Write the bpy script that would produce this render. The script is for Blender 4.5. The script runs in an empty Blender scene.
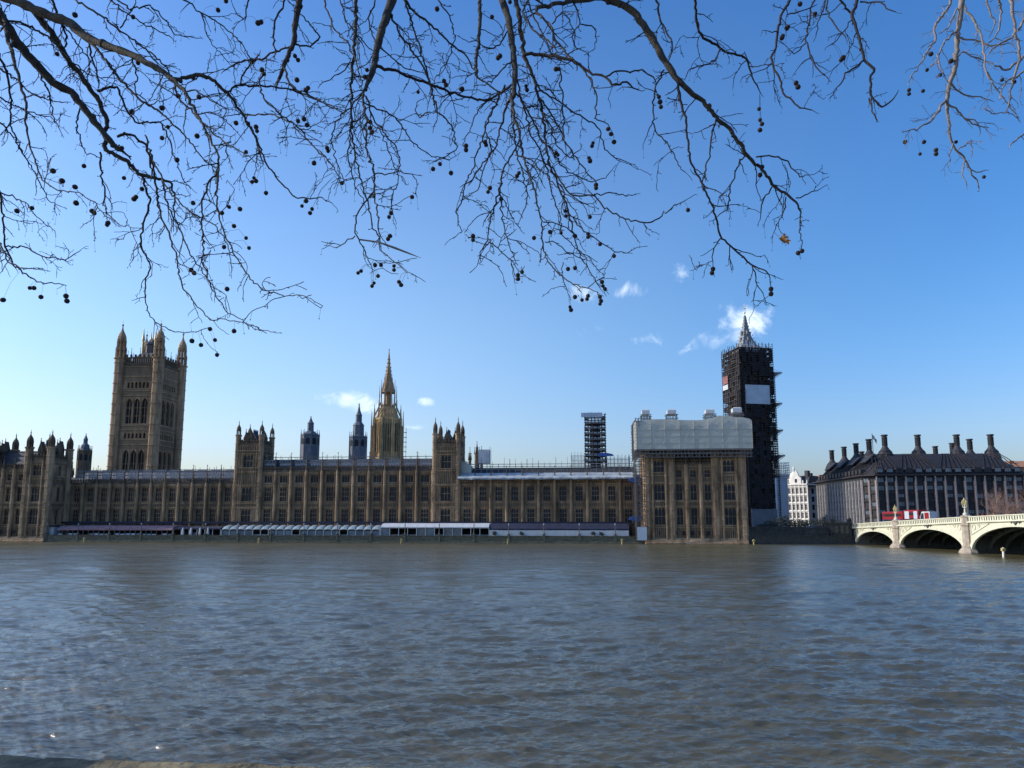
import bpy, math, random
import numpy as np
from mathutils import Vector, Matrix
R = math.radians
random.seed(7)

# ------------------------------------------------------------------ camera
FPX = 714.0; PITCH = R(7.45); CY = 424.5; H = 8.0
sc = bpy.context.scene
cam_d = bpy.data.cameras.new('camera'); cam = bpy.data.objects.new('camera', cam_d)
sc.collection.objects.link(cam); sc.camera = cam
cam.location = (0, 0, H); cam.rotation_euler = (R(90) + PITCH, 0, 0)
cam_d.sensor_width = 36; cam_d.lens = FPX / 1024 * 36
cam_d.shift_y = (CY - 384) / 1024
cam_d.clip_start = 0.05; cam_d.clip_end = 20000

# ------------------------------------------------------------------ light
SUN_EL = R(31); SUN_AZ = R(-87.5)      # azimuth measured from +Y towards +X
S = Vector((math.sin(SUN_AZ)*math.cos(SUN_EL), math.cos(SUN_AZ)*math.cos(SUN_EL), math.sin(SUN_EL)))
w = bpy.data.worlds.new('World'); sc.world = w; w.use_nodes = True
nt = w.node_tree; nt.nodes.clear()
out = nt.nodes.new('ShaderNodeOutputWorld'); bg = nt.nodes.new('ShaderNodeBackground')
sky = nt.nodes.new('ShaderNodeTexSky'); sky.sky_type = 'NISHITA'; sky.sun_disc = False
sky.sun_elevation = SUN_EL; sky.sun_rotation = SUN_AZ
sky.air_density = 1.35; sky.dust_density = 1.6; sky.ozone_density = 3.6; sky.altitude = 0
bg.inputs['Strength'].default_value = 0.139
geo = nt.nodes.new('ShaderNodeNewGeometry')

def raydir(px, py):
    fw = Vector((0, math.cos(PITCH), math.sin(PITCH))); up = Vector((0, -math.sin(PITCH), math.cos(PITCH)))
    return fw + up*((CY-py)/FPX) + Vector((1, 0, 0))*((px-512)/FPX)
def nd(t, **k):
    n = nt.nodes.new(t)
    for a, b in k.items(): setattr(n, a, b)
    return n
tc = nd('ShaderNodeTexCoord')
noise = nd('ShaderNodeTexNoise'); noise.inputs['Scale'].default_value = 24; noise.inputs['Detail'].default_value = 6
noise.inputs['Roughness'].default_value = .62; noise.inputs['Distortion'].default_value = .6
nt.links.new(tc.outputs['Generated'], noise.inputs['Vector'])
acc = None
for (px, py, rx, ry, a) in ((742, 323, 30, 19, 1.5), (722, 337, 20, 12, .8), (345, 399, 26, 10, 1.35), (372, 404, 20, 11, 1.3), (632, 291, 16, 10, 1.2),
                            (583, 291, 15, 13, 1.25), (683, 274, 11, 13, 1.1), (660, 344, 34, 12, .85), (424, 402, 12, 5, 1.0),
                            (300, 424, 12, 5, .35), (415, 427, 16, 4, 1.2), (325, 401, 12, 6, .5), (516, 390, 6, 4, .45), (585, 330, 16, 6, .3), (908, 190, 16, 5, .12)):
    d = raydir(px, py).normalized(); r_ = Vector((0, 0, 1)).cross(d).normalized() * -1; u_ = d.cross(r_)
    if u_.z < 0: u_ = -u_
    dots = []
    for vec, siz in ((r_, rx), (u_, ry)):
        q = nd('ShaderNodeVectorMath', operation='DOT_PRODUCT'); q.inputs[1].default_value = vec*(FPX/siz*.95)
        nt.links.new(tc.outputs['Generated'], q.inputs[0])
        s2 = nd('ShaderNodeMath', operation='MULTIPLY'); nt.links.new(q.outputs['Value'], s2.inputs[0]); nt.links.new(q.outputs['Value'], s2.inputs[1]); dots.append(s2)
    fr = nd('ShaderNodeVectorMath', operation='DOT_PRODUCT'); fr.inputs[1].default_value = d
    nt.links.new(tc.outputs['Generated'], fr.inputs[0])
    ad = nd('ShaderNodeMath', operation='ADD'); nt.links.new(dots[0].outputs[0], ad.inputs[0]); nt.links.new(dots[1].outputs[0], ad.inputs[1])
    mr = nd('ShaderNodeMapRange'); mr.inputs['From Min'].default_value = 0; mr.inputs['From Max'].default_value = 1.5
    mr.inputs['To Min'].default_value = a*.85; mr.inputs['To Max'].default_value = 0; nt.links.new(ad.outputs[0], mr.inputs['Value'])
    gt = nd('ShaderNodeMath', operation='GREATER_THAN'); gt.inputs[1].default_value = .5; nt.links.new(fr.outputs['Value'], gt.inputs[0])
    mu = nd('ShaderNodeMath', operation='MULTIPLY'); nt.links.new(mr.outputs[0], mu.inputs[0]); nt.links.new(gt.outputs[0], mu.inputs[1])
    if acc is None: acc = mu
    else:
        m = nd('ShaderNodeMath', operation='MAXIMUM'); nt.links.new(acc.outputs[0], m.inputs[0]); nt.links.new(mu.outputs[0], m.inputs[1]); acc = m
ad2 = nd('ShaderNodeMath', operation='ADD'); nt.links.new(acc.outputs[0], ad2.inputs[0]); ng = nd('ShaderNodeMapRange', clamp=False); ng.inputs['From Min'].default_value = .3; ng.inputs['From Max'].default_value = .7; ng.inputs['To Min'].default_value = -.25; ng.inputs['To Max'].default_value = 1.15
nt.links.new(noise.outputs[0], ng.inputs['Value']); nt.links.new(ng.outputs[0], ad2.inputs[1])
gate = nd('ShaderNodeMapRange'); gate.inputs['From Min'].default_value = 0; gate.inputs['From Max'].default_value = .35; nt.links.new(acc.outputs[0], gate.inputs['Value'])
nr = nd('ShaderNodeMapRange', interpolation_type='SMOOTHSTEP'); nr.inputs['From Min'].default_value = .92; nr.inputs['From Max'].default_value = 2.25; nr.inputs['To Max'].default_value = .85
nt.links.new(ad2.outputs[0], nr.inputs['Value'])
cl = nd('ShaderNodeMath', operation='MULTIPLY'); nt.links.new(nr.outputs[0], cl.inputs[0]); nt.links.new(gate.outputs[0], cl.inputs[1])
SKYSAT = nd('ShaderNodeHueSaturation'); SKYSAT.inputs['Saturation'].default_value = 1.3
nt.links.new(sky.outputs[0], SKYSAT.inputs['Color'])
WB = nd('ShaderNodeMix', data_type='RGBA', blend_type='MULTIPLY'); WB.inputs['Factor'].default_value = 1; WB.inputs['B'].default_value = (.84, .98, 1.24, 1)
nt.links.new(SKYSAT.outputs[0], WB.inputs['A'])
mx = nd('ShaderNodeMix', data_type='RGBA'); mx.inputs['B'].default_value = (7.6, 8.4, 9.4, 1)
nt.links.new(cl.outputs[0], mx.inputs['Factor']); dS = nd('ShaderNodeVectorMath', operation='DOT_PRODUCT'); dS.inputs[1].default_value = S; nt.links.new(tc.outputs['Generated'], dS.inputs[0])
h1 = nd('ShaderNodeMapRange', interpolation_type='SMOOTHSTEP'); h1.inputs['From Min'].default_value = -.3; h1.inputs['From Max'].default_value = .4; nt.links.new(dS.outputs['Value'], h1.inputs['Value'])
sx = nd('ShaderNodeSeparateXYZ'); nt.links.new(tc.outputs['Generated'], sx.inputs[0])
h2 = nd('ShaderNodeMapRange', interpolation_type='SMOOTHSTEP'); h2.inputs['From Min'].default_value = .74; h2.inputs['From Max'].default_value = .12; nt.links.new(sx.outputs['Z'], h2.inputs['Value'])
hm = nd('ShaderNodeMath', operation='MULTIPLY'); nt.links.new(h1.outputs[0], hm.inputs[0]); nt.links.new(h2.outputs[0], hm.inputs[1])
VEIL = nd('ShaderNodeMix', data_type='RGBA', blend_type='ADD'); VEIL.inputs['B'].default_value = (1.1, 1.12, .7, 1)
nt.links.new(hm.outputs[0], VEIL.inputs['Factor']); nt.links.new(WB.outputs['Result'], VEIL.inputs['A'])
h3 = nd('ShaderNodeMapRange', interpolation_type='SMOOTHSTEP'); h3.inputs['From Min'].default_value = .3; h3.inputs['From Max'].default_value = .0; nt.links.new(sx.outputs['Z'], h3.inputs['Value'])
HZ = nd('ShaderNodeMix', data_type='RGBA', blend_type='MULTIPLY'); HZ.inputs['B'].default_value = (.98, .92, 1.08, 1)
nt.links.new(h3.outputs[0], HZ.inputs['Factor']); nt.links.new(VEIL.outputs['Result'], HZ.inputs['A']); nt.links.new(HZ.outputs['Result'], mx.inputs['A'])
nt.links.new(mx.outputs['Result'], bg.inputs['Color']); nt.links.new(bg.outputs[0], out.inputs['Surface'])

sl = bpy.data.lights.new('sun', 'SUN'); sl.energy = 3.3; sl.angle = R(.53); sl.color = (1, .93, .82)
so = bpy.data.objects.new('sun', sl); sc.collection.objects.link(so); so.rotation_euler = (-S).to_track_quat('-Z', 'Y').to_euler()
sc.view_settings.view_transform = 'Standard'; sc.view_settings.look = 'None'; sc.view_settings.gamma = 1
sc.view_settings.exposure = 0.2; sc.view_settings.use_curve_mapping = False
sc.cycles.max_bounces = 5; sc.cycles.diffuse_bounces = 2; sc.cycles.glossy_bounces = 3; sc.cycles.use_denoising = True

# ------------------------------------------------------------------ helpers
C = sc.collection
def PX(px, py, Y):                       # point seen at a pixel of the photograph, Y metres away
    d = raydir(px, py); return Vector((0, 0, H)) + d*(Y/d.y)
def ZP(py, Y): return H + Y*math.tan(PITCH + math.atan((CY-py)/FPX))
TH = math.atan(-.0915); cT, sT = math.cos(TH), math.sin(TH); PD = 237.0
def tpx(px, py=518):
    d = raydir(px, py); return d.x/d.y
def U(px, v=0, py=518):                  # along the river front, seen at a pixel column
    t = tpx(px, py); return (t*(PD+v*cT) + v*sT)/(cT - t*sT)
def WY(u, v=0): return PD + u*sT + v*cT
def WXY(u, v): return Vector((u*cT - v*sT, PD + u*sT + v*cT, 0))

class MB:
    def __init__(s): s.v = []; s.f = []; s.m = []; s.mi = 0; s.tr = None
    def add(s, vs, fs):
        b = len(s.v)
        if s.tr is not None: vs = [tuple(s.tr @ Vector(p)) for p in vs]
        s.v += [tuple(p) for p in vs]; s.f += [tuple(b+i for i in f) for f in fs]; s.m += [s.mi]*len(fs); return s
    def box(s, x0, x1, y0, y1, z0, z1):
        return s.add([(x0,y0,z0),(x1,y0,z0),(x1,y1,z0),(x0,y1,z0),(x0,y0,z1),(x1,y0,z1),(x1,y1,z1),(x0,y1,z1)],
                     [(0,3,2,1),(4,5,6,7),(0,1,5,4),(1,2,6,5),(2,3,7,6),(3,0,4,7)])
    def frus(s, b, t, z0, z1):            # b,t = (x0,x1,y0,y1)
        return s.add([(b[0],b[2],z0),(b[1],b[2],z0),(b[1],b[3],z0),(b[0],b[3],z0),(t[0],t[2],z1),(t[1],t[2],z1),(t[1],t[3],z1),(t[0],t[3],z1)],
                     [(0,3,2,1),(4,5,6,7),(0,1,5,4),(1,2,6,5),(2,3,7,6),(3,0,4,7)])
    def lathe(s, cx, cy, prof, n=8, rot=None):
        if rot is None: rot = math.pi/n
        vs = []; fs = []
        for r, z in prof:
            for k in range(n):
                a = rot + 2*math.pi*k/n; vs.append((cx+r*math.cos(a), cy+r*math.sin(a), z))
        for i in range(len(prof)-1):
            for k in range(n):
                a, b = i*n+k, i*n+(k+1) % n; fs.append((a, b, b+n, a+n))
        fs.append(tuple(range(n-1, -1, -1))); fs.append(tuple((len(prof)-1)*n+k for k in range(n)))
        return s.add(vs, fs)
    def tube(s, pts, rad, n=4):
        pts = [Vector(p) for p in pts]
        if not hasattr(rad, '__len__'): rad = [rad]*len(pts)
        vs = []; fs = []; prev = None
        for i, p in enumerate(pts):
            d = (pts[min(i+1, len(pts)-1)] - pts[max(i-1, 0)])
            if d.length < 1e-7: d = Vector((0, 0, 1))
            d.normalize()
            a = prev if prev is not None else (Vector((0, 0, 1)) if abs(d.z) < .9 else Vector((1, 0, 0)))
            x = a - d*a.dot(d)
            if x.length < 1e-5: x = d.orthogonal()
            x.normalize(); prev = x; y = d.cross(x)
            for k in range(n):
                an = 2*math.pi*(k+.5)/n; vs.append(p + (x*math.cos(an) + y*math.sin(an))*rad[i])
        for i in range(len(pts)-1):
            for k in range(n):
                a, b = i*n+k, i*n+(k+1) % n; fs.append((a, b, b+n, a+n))
        fs.append(tuple(range(n-1, -1, -1))); fs.append(tuple((len(pts)-1)*n+k for k in range(n)))
        return s.add(vs, fs)
    def prism(s, poly, x0, x1, axis='x'):  # polygon in (a,b) swept along an axis
        n = len(poly)
        if axis == 'x': A = [(x0, a, b) for a, b in poly] + [(x1, a, b) for a, b in poly]
        elif axis == 'y': A = [(a, x0, b) for a, b in poly] + [(a, x1, b) for a, b in poly]
        else: A = [(a, b, x0) for a, b in poly] + [(a, b, x1) for a, b in poly]
        return s.add(A, [tuple(range(n)), tuple(range(2*n-1, n-1, -1))] + [(i, (i+1) % n, n+(i+1) % n, n+i) for i in range(n)])
    def ball(s, c, r, sub=1):
        rings, seg = (4, 6) if sub == 1 else (7, 10)
        vs = [(c[0], c[1], c[2]+r)]; fs = []
        for i in range(1, rings):
            a = math.pi*i/rings
            for k in range(seg):
                b = 2*math.pi*k/seg; vs.append((c[0]+r*math.sin(a)*math.cos(b), c[1]+r*math.sin(a)*math.sin(b), c[2]+r*math.cos(a)))
        vs.append((c[0], c[1], c[2]-r)); L = len(vs)-1
        for k in range(seg): fs.append((0, 1+k, 1+(k+1) % seg)); fs.append((L, L-seg+(k+1) % seg, L-seg+k))
        for i in range(rings-2):
            for k in range(seg):
                a, b = 1+i*seg+k, 1+i*seg+(k+1) % seg; fs.append((a, a+seg, b+seg, b))
        return s.add(vs, fs)
    def mesh(s, name, mats, smooth=False):
        me = bpy.data.meshes.new(name); me.from_pydata(s.v, [], s.f)
        if not isinstance(mats, (list, tuple)): mats = [mats]
        for m in mats: me.materials.append(m)
        me.polygons.foreach_set('material_index', s.m)
        if smooth: me.polygons.foreach_set('use_smooth', [True]*len(s.f))
        me.update(); return me
    def build(s, name, mats, parent=None, loc=(0, 0, 0), rot=(0, 0, 0), smooth=False):
        return put(name, s.mesh(name, mats, smooth), parent, loc, rot)
def put(name, me, parent=None, loc=(0, 0, 0), rot=(0, 0, 0)):
    o = bpy.data.objects.new(name, me); C.objects.link(o); o.parent = parent; o.location = loc
    o.rotation_euler = rot if hasattr(rot, '__len__') else (0, 0, rot); return o
def tag(o, label=None, cat=None, group=None, kind=None):
    if label: o['label'] = label
    if cat: o['category'] = cat
    if group: o['group'] = group
    if kind: o['kind'] = kind
    return o
def empty(name, loc=(0, 0, 0), rz=0, label=None, cat=None, group=None):
    o = bpy.data.objects.new(name, None); C.objects.link(o); o.location = loc; o.rotation_euler = (0, 0, rz)
    o.empty_display_size = 1; return tag(o, label, cat, group)
def copy_tree(o, parent=None):
    c = o.copy(); C.objects.link(c); c.parent = parent
    for ch in [x for x in bpy.data.objects if x.parent == o]: copy_tree(ch, c)
    return c

# ------------------------------------------------------------------ materials
def mat(name, col, rough=.85, var=.25, scale=1.0, bump=.0, metal=0, col2=None, streak=0, spec=None, bscale=None):
    m = bpy.data.materials.new(name); m.use_nodes = True; t = m.node_tree; b = t.nodes['Principled BSDF']
    b.inputs['Roughness'].default_value = rough; b.inputs['Metallic'].default_value = metal
    if spec is not None: b.inputs['Specular IOR Level'].default_value = spec
    g = t.nodes.new('ShaderNodeNewGeometry'); n = t.nodes.new('ShaderNodeTexNoise')
    n.inputs['Scale'].default_value = scale; n.inputs['Detail'].default_value = 8; n.inputs['Roughness'].default_value = .65
    mp = t.nodes.new('ShaderNodeMapping'); t.links.new(g.outputs['Position'], mp.inputs['Vector'])
    if streak: mp.inputs['Scale'].default_value = (1, 1, 1/streak)
    t.links.new(mp.outputs[0], n.inputs['Vector'])
    r = t.nodes.new('ShaderNodeValToRGB'); c = Vector(col); c2 = Vector(col2) if col2 else None
    lo = c*(1-var); hi = c2 if c2 else c*(1+var)
    r.color_ramp.elements[0].position = .32; r.color_ramp.elements[0].color = (*lo, 1)
    r.color_ramp.elements[1].position = .68; r.color_ramp.elements[1].color = (*hi, 1)
    t.links.new(n.outputs[0], r.inputs[0]); t.links.new(r.outputs[0], b.inputs['Base Color'])
    if 'limestone' in name:
        pn = t.nodes.new('ShaderNodeTexNoise'); pn.inputs['Scale'].default_value = .045; pn.inputs['Detail'].default_value = 3; t.links.new(g.outputs['Position'], pn.inputs['Vector'])
        pr = t.nodes.new('ShaderNodeMapRange'); pr.inputs['From Min'].default_value = .3; pr.inputs['From Max'].default_value = .7; pr.inputs['To Min'].default_value = .72; pr.inputs['To Max'].default_value = 1.22; t.links.new(pn.outputs[0], pr.inputs['Value'])
        pv = t.nodes.new('ShaderNodeVectorMath'); pv.operation = 'SCALE'; t.links.new(r.outputs[0], pv.inputs[0]); t.links.new(pr.outputs[0], pv.inputs['Scale']); t.links.new(pv.outputs[0], b.inputs['Base Color'])
    if bump:
        bn = t.nodes.new('ShaderNodeTexNoise'); bn.inputs['Scale'].default_value = bscale or scale*4; bn.inputs['Detail'].default_value = 6
        t.links.new(g.outputs['Position'], bn.inputs['Vector'])
        bu = t.nodes.new('ShaderNodeBump'); bu.inputs['Distance'].default_value = bump; t.links.new(bn.outputs[0], bu.inputs['Height'])
        t.links.new(bu.outputs[0], b.inputs['Normal'])
    return m
M = {}
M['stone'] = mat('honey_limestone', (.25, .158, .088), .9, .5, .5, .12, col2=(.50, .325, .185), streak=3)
M['stone_lit'] = mat('sunlit_gold_limestone', (.46, .30, .145), .9, .35, .8, .1, col2=(.64, .43, .21), streak=3)  # spire stone brightened, sunlight put into the gold colour
M['stone_dk'] = mat('sooty_shaded_limestone', (.135, .092, .055), .9, .4, .8, .1, streak=2)  # sooty stone; also paints recess shade and backlit pinnacles dark
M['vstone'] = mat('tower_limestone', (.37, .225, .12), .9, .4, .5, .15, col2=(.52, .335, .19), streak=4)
M['slate'] = mat('grey_slate', (.045, .047, .055), .7, .35, 1.2, .05)
M['lead'] = mat('lead_grey', (.10, .11, .135), .6, .35, 1.0, .05)
M['glass'] = mat('dark_window_glass', (.022, .024, .03), .35, .6, .7, spec=.25)
M['glass_pale'] = mat('pale_blind_glass', (.13, .16, .18), .35, .5, .35)
M['iron'] = mat('iron_roof', (.10, .095, .10), .7, .3, 2)
M['gold'] = mat('gilt', (.50, .40, .18), .5, .3, 3, metal=.3)
M['sheet'] = mat('white_sheeting', (.46, .455, .395), .8, .12, .35, .05, bscale=.8)
M['sheet2'] = mat('grey_roof_sheeting', (.34, .37, .38), .7, .3, .5, .2)
M['white'] = mat('white_panel', (.52, .53, .54), .7, .12, .5)
M['hoard'] = mat('pale_hoarding', (.46, .52, .58), .8, .12, .3)
M['pole'] = mat('scaffold_tube', (.16, .14, .13), .55, .3, 2, metal=.2)
M['plank'] = mat('scaffold_boards', (.13, .11, .10), .85, .4, 2)
M['plankw'] = mat('pale_scaffold_boards', (.28, .28, .29), .85, .35, 2)
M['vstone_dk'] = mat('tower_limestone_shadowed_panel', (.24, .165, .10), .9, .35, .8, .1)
M['net'] = mat('dark_debris_netting', (.022, .020, .023), .9, .6, .6, .1)
M['blue'] = mat('blue_tarpaulin', (.03, .09, .30), .6, .3, 1)
M['red'] = mat('red_paint', (.27, .016, .018), .4, .15, 2)
M['redb'] = mat('faded_red_banner', (.24, .10, .09), .8, .3, 1)
M['pink'] = mat('mauve_canvas', (.30, .17, .18), .85, .3, .8)
M['navy'] = mat('navy_canvas', (.018, .022, .05), .8, .3, .8)
M['dark'] = mat('dark_interior', (.018, .018, .02), .9, .3, 1)
M['wallstone'] = mat('weedy_river_stone', (.10, .09, .06), .9, .45, .8, .1, col2=(.17, .16, .11), streak=.3)
M['granite'] = mat('grey_granite', (.19, .185, .175), .85, .35, 1.5, .08)
M['pier'] = mat('pinkish_granite', (.40, .33, .26), .85, .3, 1.2, .08)
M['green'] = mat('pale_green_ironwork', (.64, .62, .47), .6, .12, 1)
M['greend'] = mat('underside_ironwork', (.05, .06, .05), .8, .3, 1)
M['asphalt'] = mat('asphalt', (.05, .05, .05), .9, .2, 2)
M['bronze'] = mat('dark_bronze_roof', (.028, .024, .026), .65, .35, 1.2)
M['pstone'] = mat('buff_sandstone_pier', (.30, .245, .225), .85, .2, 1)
M['cream'] = mat('cream_stone', (.76, .72, .66), .85, .2, .6)
M['brick'] = mat('banded_brick', (.36, .17, .09), .9, .3, 1)
M['bark'] = mat('plane_bark', (.03, .026, .02), .95, .5, 14, .012, col2=(.08, .068, .05), bscale=90)
M['twig'] = mat('twig_bark', (.022, .017, .015), .9, .4, 20)
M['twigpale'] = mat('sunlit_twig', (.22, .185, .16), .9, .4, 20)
M['ballm'] = mat('seed_ball', (.035, .022, .018), .95, .4, 120, .004)
M['leaf'] = mat('dead_leaf', (.50, .23, .06), .8, .4, 30)
M['shrub'] = mat('dark_shrub', (.035, .04, .028), .9, .5, 2)
M['btree'] = mat('bare_brown_tree', (.30, .19, .145), .9, .4, 2)
M['yellow'] = mat('yellow_marker', (.50, .37, .12), .6, .2, 2)
M['wheel'] = mat('tyre_rubber', (.02, .02, .02), .8, .2, 4)
M['skin'] = mat('cloth_dark', (.05, .05, .07), .9, .3, 4)

# ------------------------------------------------------------------ ground and water
g = MB(); g.add([(-9000, -9000, -4), (9000, -9000, -4), (9000, 9000, -4), (-9000, 9000, -4)], [(0, 1, 2, 3)])
tag(g.build('ground', mat('river_bed', (.07, .06, .04), .95, .3, .05)), kind='structure')
g = MB()
a = WXY(-700, -9.6); b = WXY(U(747, -10), -9.6); c_ = Vector((104, 221, 0)); d_ = Vector((900, 195, 0))
top = 1.15
g.add([(a.x, a.y, top), (b.x, b.y, top), (c_.x, c_.y, top), (d_.x, d_.y, top), (9000, 9000, top), (-9000, 9000, top),
       (a.x, a.y, -4), (b.x, b.y, -4), (c_.x, c_.y, -4), (d_.x, d_.y, -4)],
      [(0, 1, 2, 3, 4, 5), (6, 7, 1, 0), (7, 8, 2, 1), (8, 9, 3, 2)])
tag(g.build('far_bank', M['granite']), kind='structure')
g = MB(); g.box(-300, 400, -400, 1.75, -4, H-1.65)
tag(g.build('footpath', mat('paving', (.22, .2, .18), .9, .2, 2, .01)), kind='structure')

# river: real wave geometry, finer towards the near bank
rng = np.random.default_rng(3)
rows = 520; cols = 760
sY = np.concatenate([np.linspace(0, 1, rows)])
yy = 1.0/np.linspace(1/2.6, 1/262.0, rows) if False else None
near = np.linspace(2.4, 19, 14)[:-1]
far = 8.0*720/np.linspace(8*720/19., 8*720/262., rows)
Yr = np.concatenate([near, far]); 
tt = np.linspace(-1.05, 1.05, cols)
X = Yr[:, None]*tt[None, :]; Yg = np.repeat(Yr[:, None], cols, 1)
# widen last columns to reach past the frame
X[:, 0] = -900; X[:, -1] = 900
dy = np.gradient(Yr)[:, None]
Z = np.zeros_like(X)
for i in range(96):
    L = 10**rng.uniform(math.log10(.22), math.log10(9.0)); an = rng.normal(R(84), R(18)); k = 2*math.pi/L
    kx, ky = k*math.cos(an), k*math.sin(an)
    amp = .0085*L**.8 * rng.uniform(.5, 1.3) * (1.1 if L < .9 else (.85 if L < 4 else .4))
    fade = np.clip((L*abs(math.sin(an))*1.0 + .05)/(dy*2.4), 0, 1)**2
    ph = rng.uniform(0, 6.28)
    q = np.sin(kx*X + ky*Yg + ph + .9*np.sin(.13*k*X*.3 + ph*2) + .7*np.sin(.11*k*Yg + ph*3))
    Z += amp*fade*(q + .28*(1-np.abs(q))*2 - .28)
Z[:, 0] = 0; Z[:, -1] = 0
Z[-40:, :] *= np.linspace(1, .1, 40)[:, None]
me = bpy.data.meshes.new('river'); nv = X.size
co = np.stack([X, Yg, Z*1.0], -1).reshape(-1, 3).astype(np.float32)
me.vertices.add(nv); me.vertices.foreach_set('co', co.ravel())
R_, C_ = X.shape; idx = np.arange(nv).reshape(R_, C_)
q = np.stack([idx[:-1, :-1], idx[:-1, 1:], idx[1:, 1:], idx[1:, :-1]], -1).reshape(-1, 4).astype(np.int32)
me.loops.add(q.size); me.loops.foreach_set('vertex_index', q.ravel())
me.polygons.add(len(q)); me.polygons.foreach_set('loop_start', np.arange(0, q.size, 4, dtype=np.int32))
me.update(calc_edges=True); me.polygons.foreach_set('use_smooth', np.ones(len(q), dtype=bool)); me.update()
wm = bpy.data.materials.new('muddy_river_water'); wm.use_nodes = True; t = wm.node_tree; b = t.nodes['Principled BSDF']
b.inputs['Roughness'].default_value = .10; b.inputs['IOR'].default_value = 1.72
gN = t.nodes.new('ShaderNodeNewGeometry')
mpn = t.nodes.new('ShaderNodeMapping'); mpn.inputs['Scale'].default_value = (.42, 1.25, 1); mpn.inputs['Rotation'].default_value = (0, 0, R(12)); t.links.new(gN.outputs['Position'], mpn.inputs[0])
n1 = t.nodes.new('ShaderNodeTexNoise'); n1.inputs['Scale'].default_value = 2.2; n1.inputs['Detail'].default_value = 7; n1.inputs['Roughness'].default_value = .6; t.links.new(mpn.outputs[0], n1.inputs['Vector'])
bu = t.nodes.new('ShaderNodeBump'); bu.inputs['Distance'].default_value = .07; bu.inputs['Strength'].default_value = 1; t.links.new(n1.outputs[0], bu.inputs['Height'])
n2 = t.nodes.new('ShaderNodeTexNoise'); n2.inputs['Scale'].default_value = .35; n2.inputs['Detail'].default_value = 5; n2.inputs['Distortion'].default_value = .5; t.links.new(mpn.outputs[0], n2.inputs['Vector'])
bu2 = t.nodes.new('ShaderNodeBump'); bu2.inputs['Distance'].default_value = .2; t.links.new(n2.outputs[0], bu2.inputs['Height']); t.links.new(bu.outputs[0], bu2.inputs['Normal'])
n4 = t.nodes.new('ShaderNodeTexNoise'); n4.noise_type = 'RIDGED_MULTIFRACTAL'; n4.inputs['Scale'].default_value = 3.4; n4.inputs['Detail'].default_value = 4; n4.inputs['Roughness'].default_value = .6; n4.inputs['Distortion'].default_value = .5; t.links.new(mpn.outputs[0], n4.inputs['Vector'])
bu3 = t.nodes.new('ShaderNodeBump'); bu3.inputs['Distance'].default_value = .03; t.links.new(n4.outputs[0], bu3.inputs['Height']); t.links.new(bu2.outputs[0], bu3.inputs['Normal'])
t.links.new(bu3.outputs[0], b.inputs['Normal'])
sp = t.nodes.new('ShaderNodeSeparateXYZ'); t.links.new(gN.outputs['Position'], sp.inputs[0])
rr_ = t.nodes.new('ShaderNodeValToRGB'); rr_.color_ramp.elements[0].position = .08; rr_.color_ramp.elements[0].color = (.06,)*3+(1,); rr_.color_ramp.elements[1].position = .85; rr_.color_ramp.elements[1].color = (.34,)*3+(1,)
e_ = rr_.color_ramp.elements.new(.35); e_.color = (.17,)*3+(1,)
dv = t.nodes.new('ShaderNodeMath'); dv.operation = 'DIVIDE'; dv.inputs[1].default_value = 240; t.links.new(sp.outputs['Y'], dv.inputs[0]); t.links.new(dv.outputs[0], rr_.inputs[0])
n5 = t.nodes.new('ShaderNodeTexNoise'); n5.inputs['Scale'].default_value = .28; n5.inputs['Detail'].default_value = 7; n5.inputs['Roughness'].default_value = .7
mp5 = t.nodes.new('ShaderNodeMapping'); mp5.inputs['Scale'].default_value = (.3, 1.0, 1); t.links.new(gN.outputs['Position'], mp5.inputs[0]); t.links.new(mp5.outputs[0], n5.inputs['Vector'])
m5 = t.nodes.new('ShaderNodeMapRange'); m5.inputs['From Min'].default_value = .3; m5.inputs['From Max'].default_value = .7; m5.inputs['To Min'].default_value = .55; m5.inputs['To Max'].default_value = 1.45; t.links.new(n5.outputs[0], m5.inputs['Value'])
mu5 = t.nodes.new('ShaderNodeMath'); mu5.operation = 'MULTIPLY'; t.links.new(rr_.outputs[0], mu5.inputs[0]); t.links.new(m5.outputs[0], mu5.inputs[1]); t.links.new(mu5.outputs[0], b.inputs['Roughness'])
n3 = t.nodes.new('ShaderNodeTexNoise'); n3.inputs['Scale'].default_value = .06; n3.inputs['Detail'].default_value = 4; t.links.new(mpn.outputs[0], n3.inputs['Vector'])
rp = t.nodes.new('ShaderNodeValToRGB'); rp.color_ramp.elements[0].position = .35; rp.color_ramp.elements[0].color = (.075, .065, .030, 1)
rp.color_ramp.elements[1].position = .7; rp.color_ramp.elements[1].color = (.105, .09, .044, 1); t.links.new(n3.outputs[0], rp.inputs[0]); t.links.new(rp.outputs[0], b.inputs['Base Color'])
me.materials.append(wm)
tag(put('river', me), kind='structure')

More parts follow.
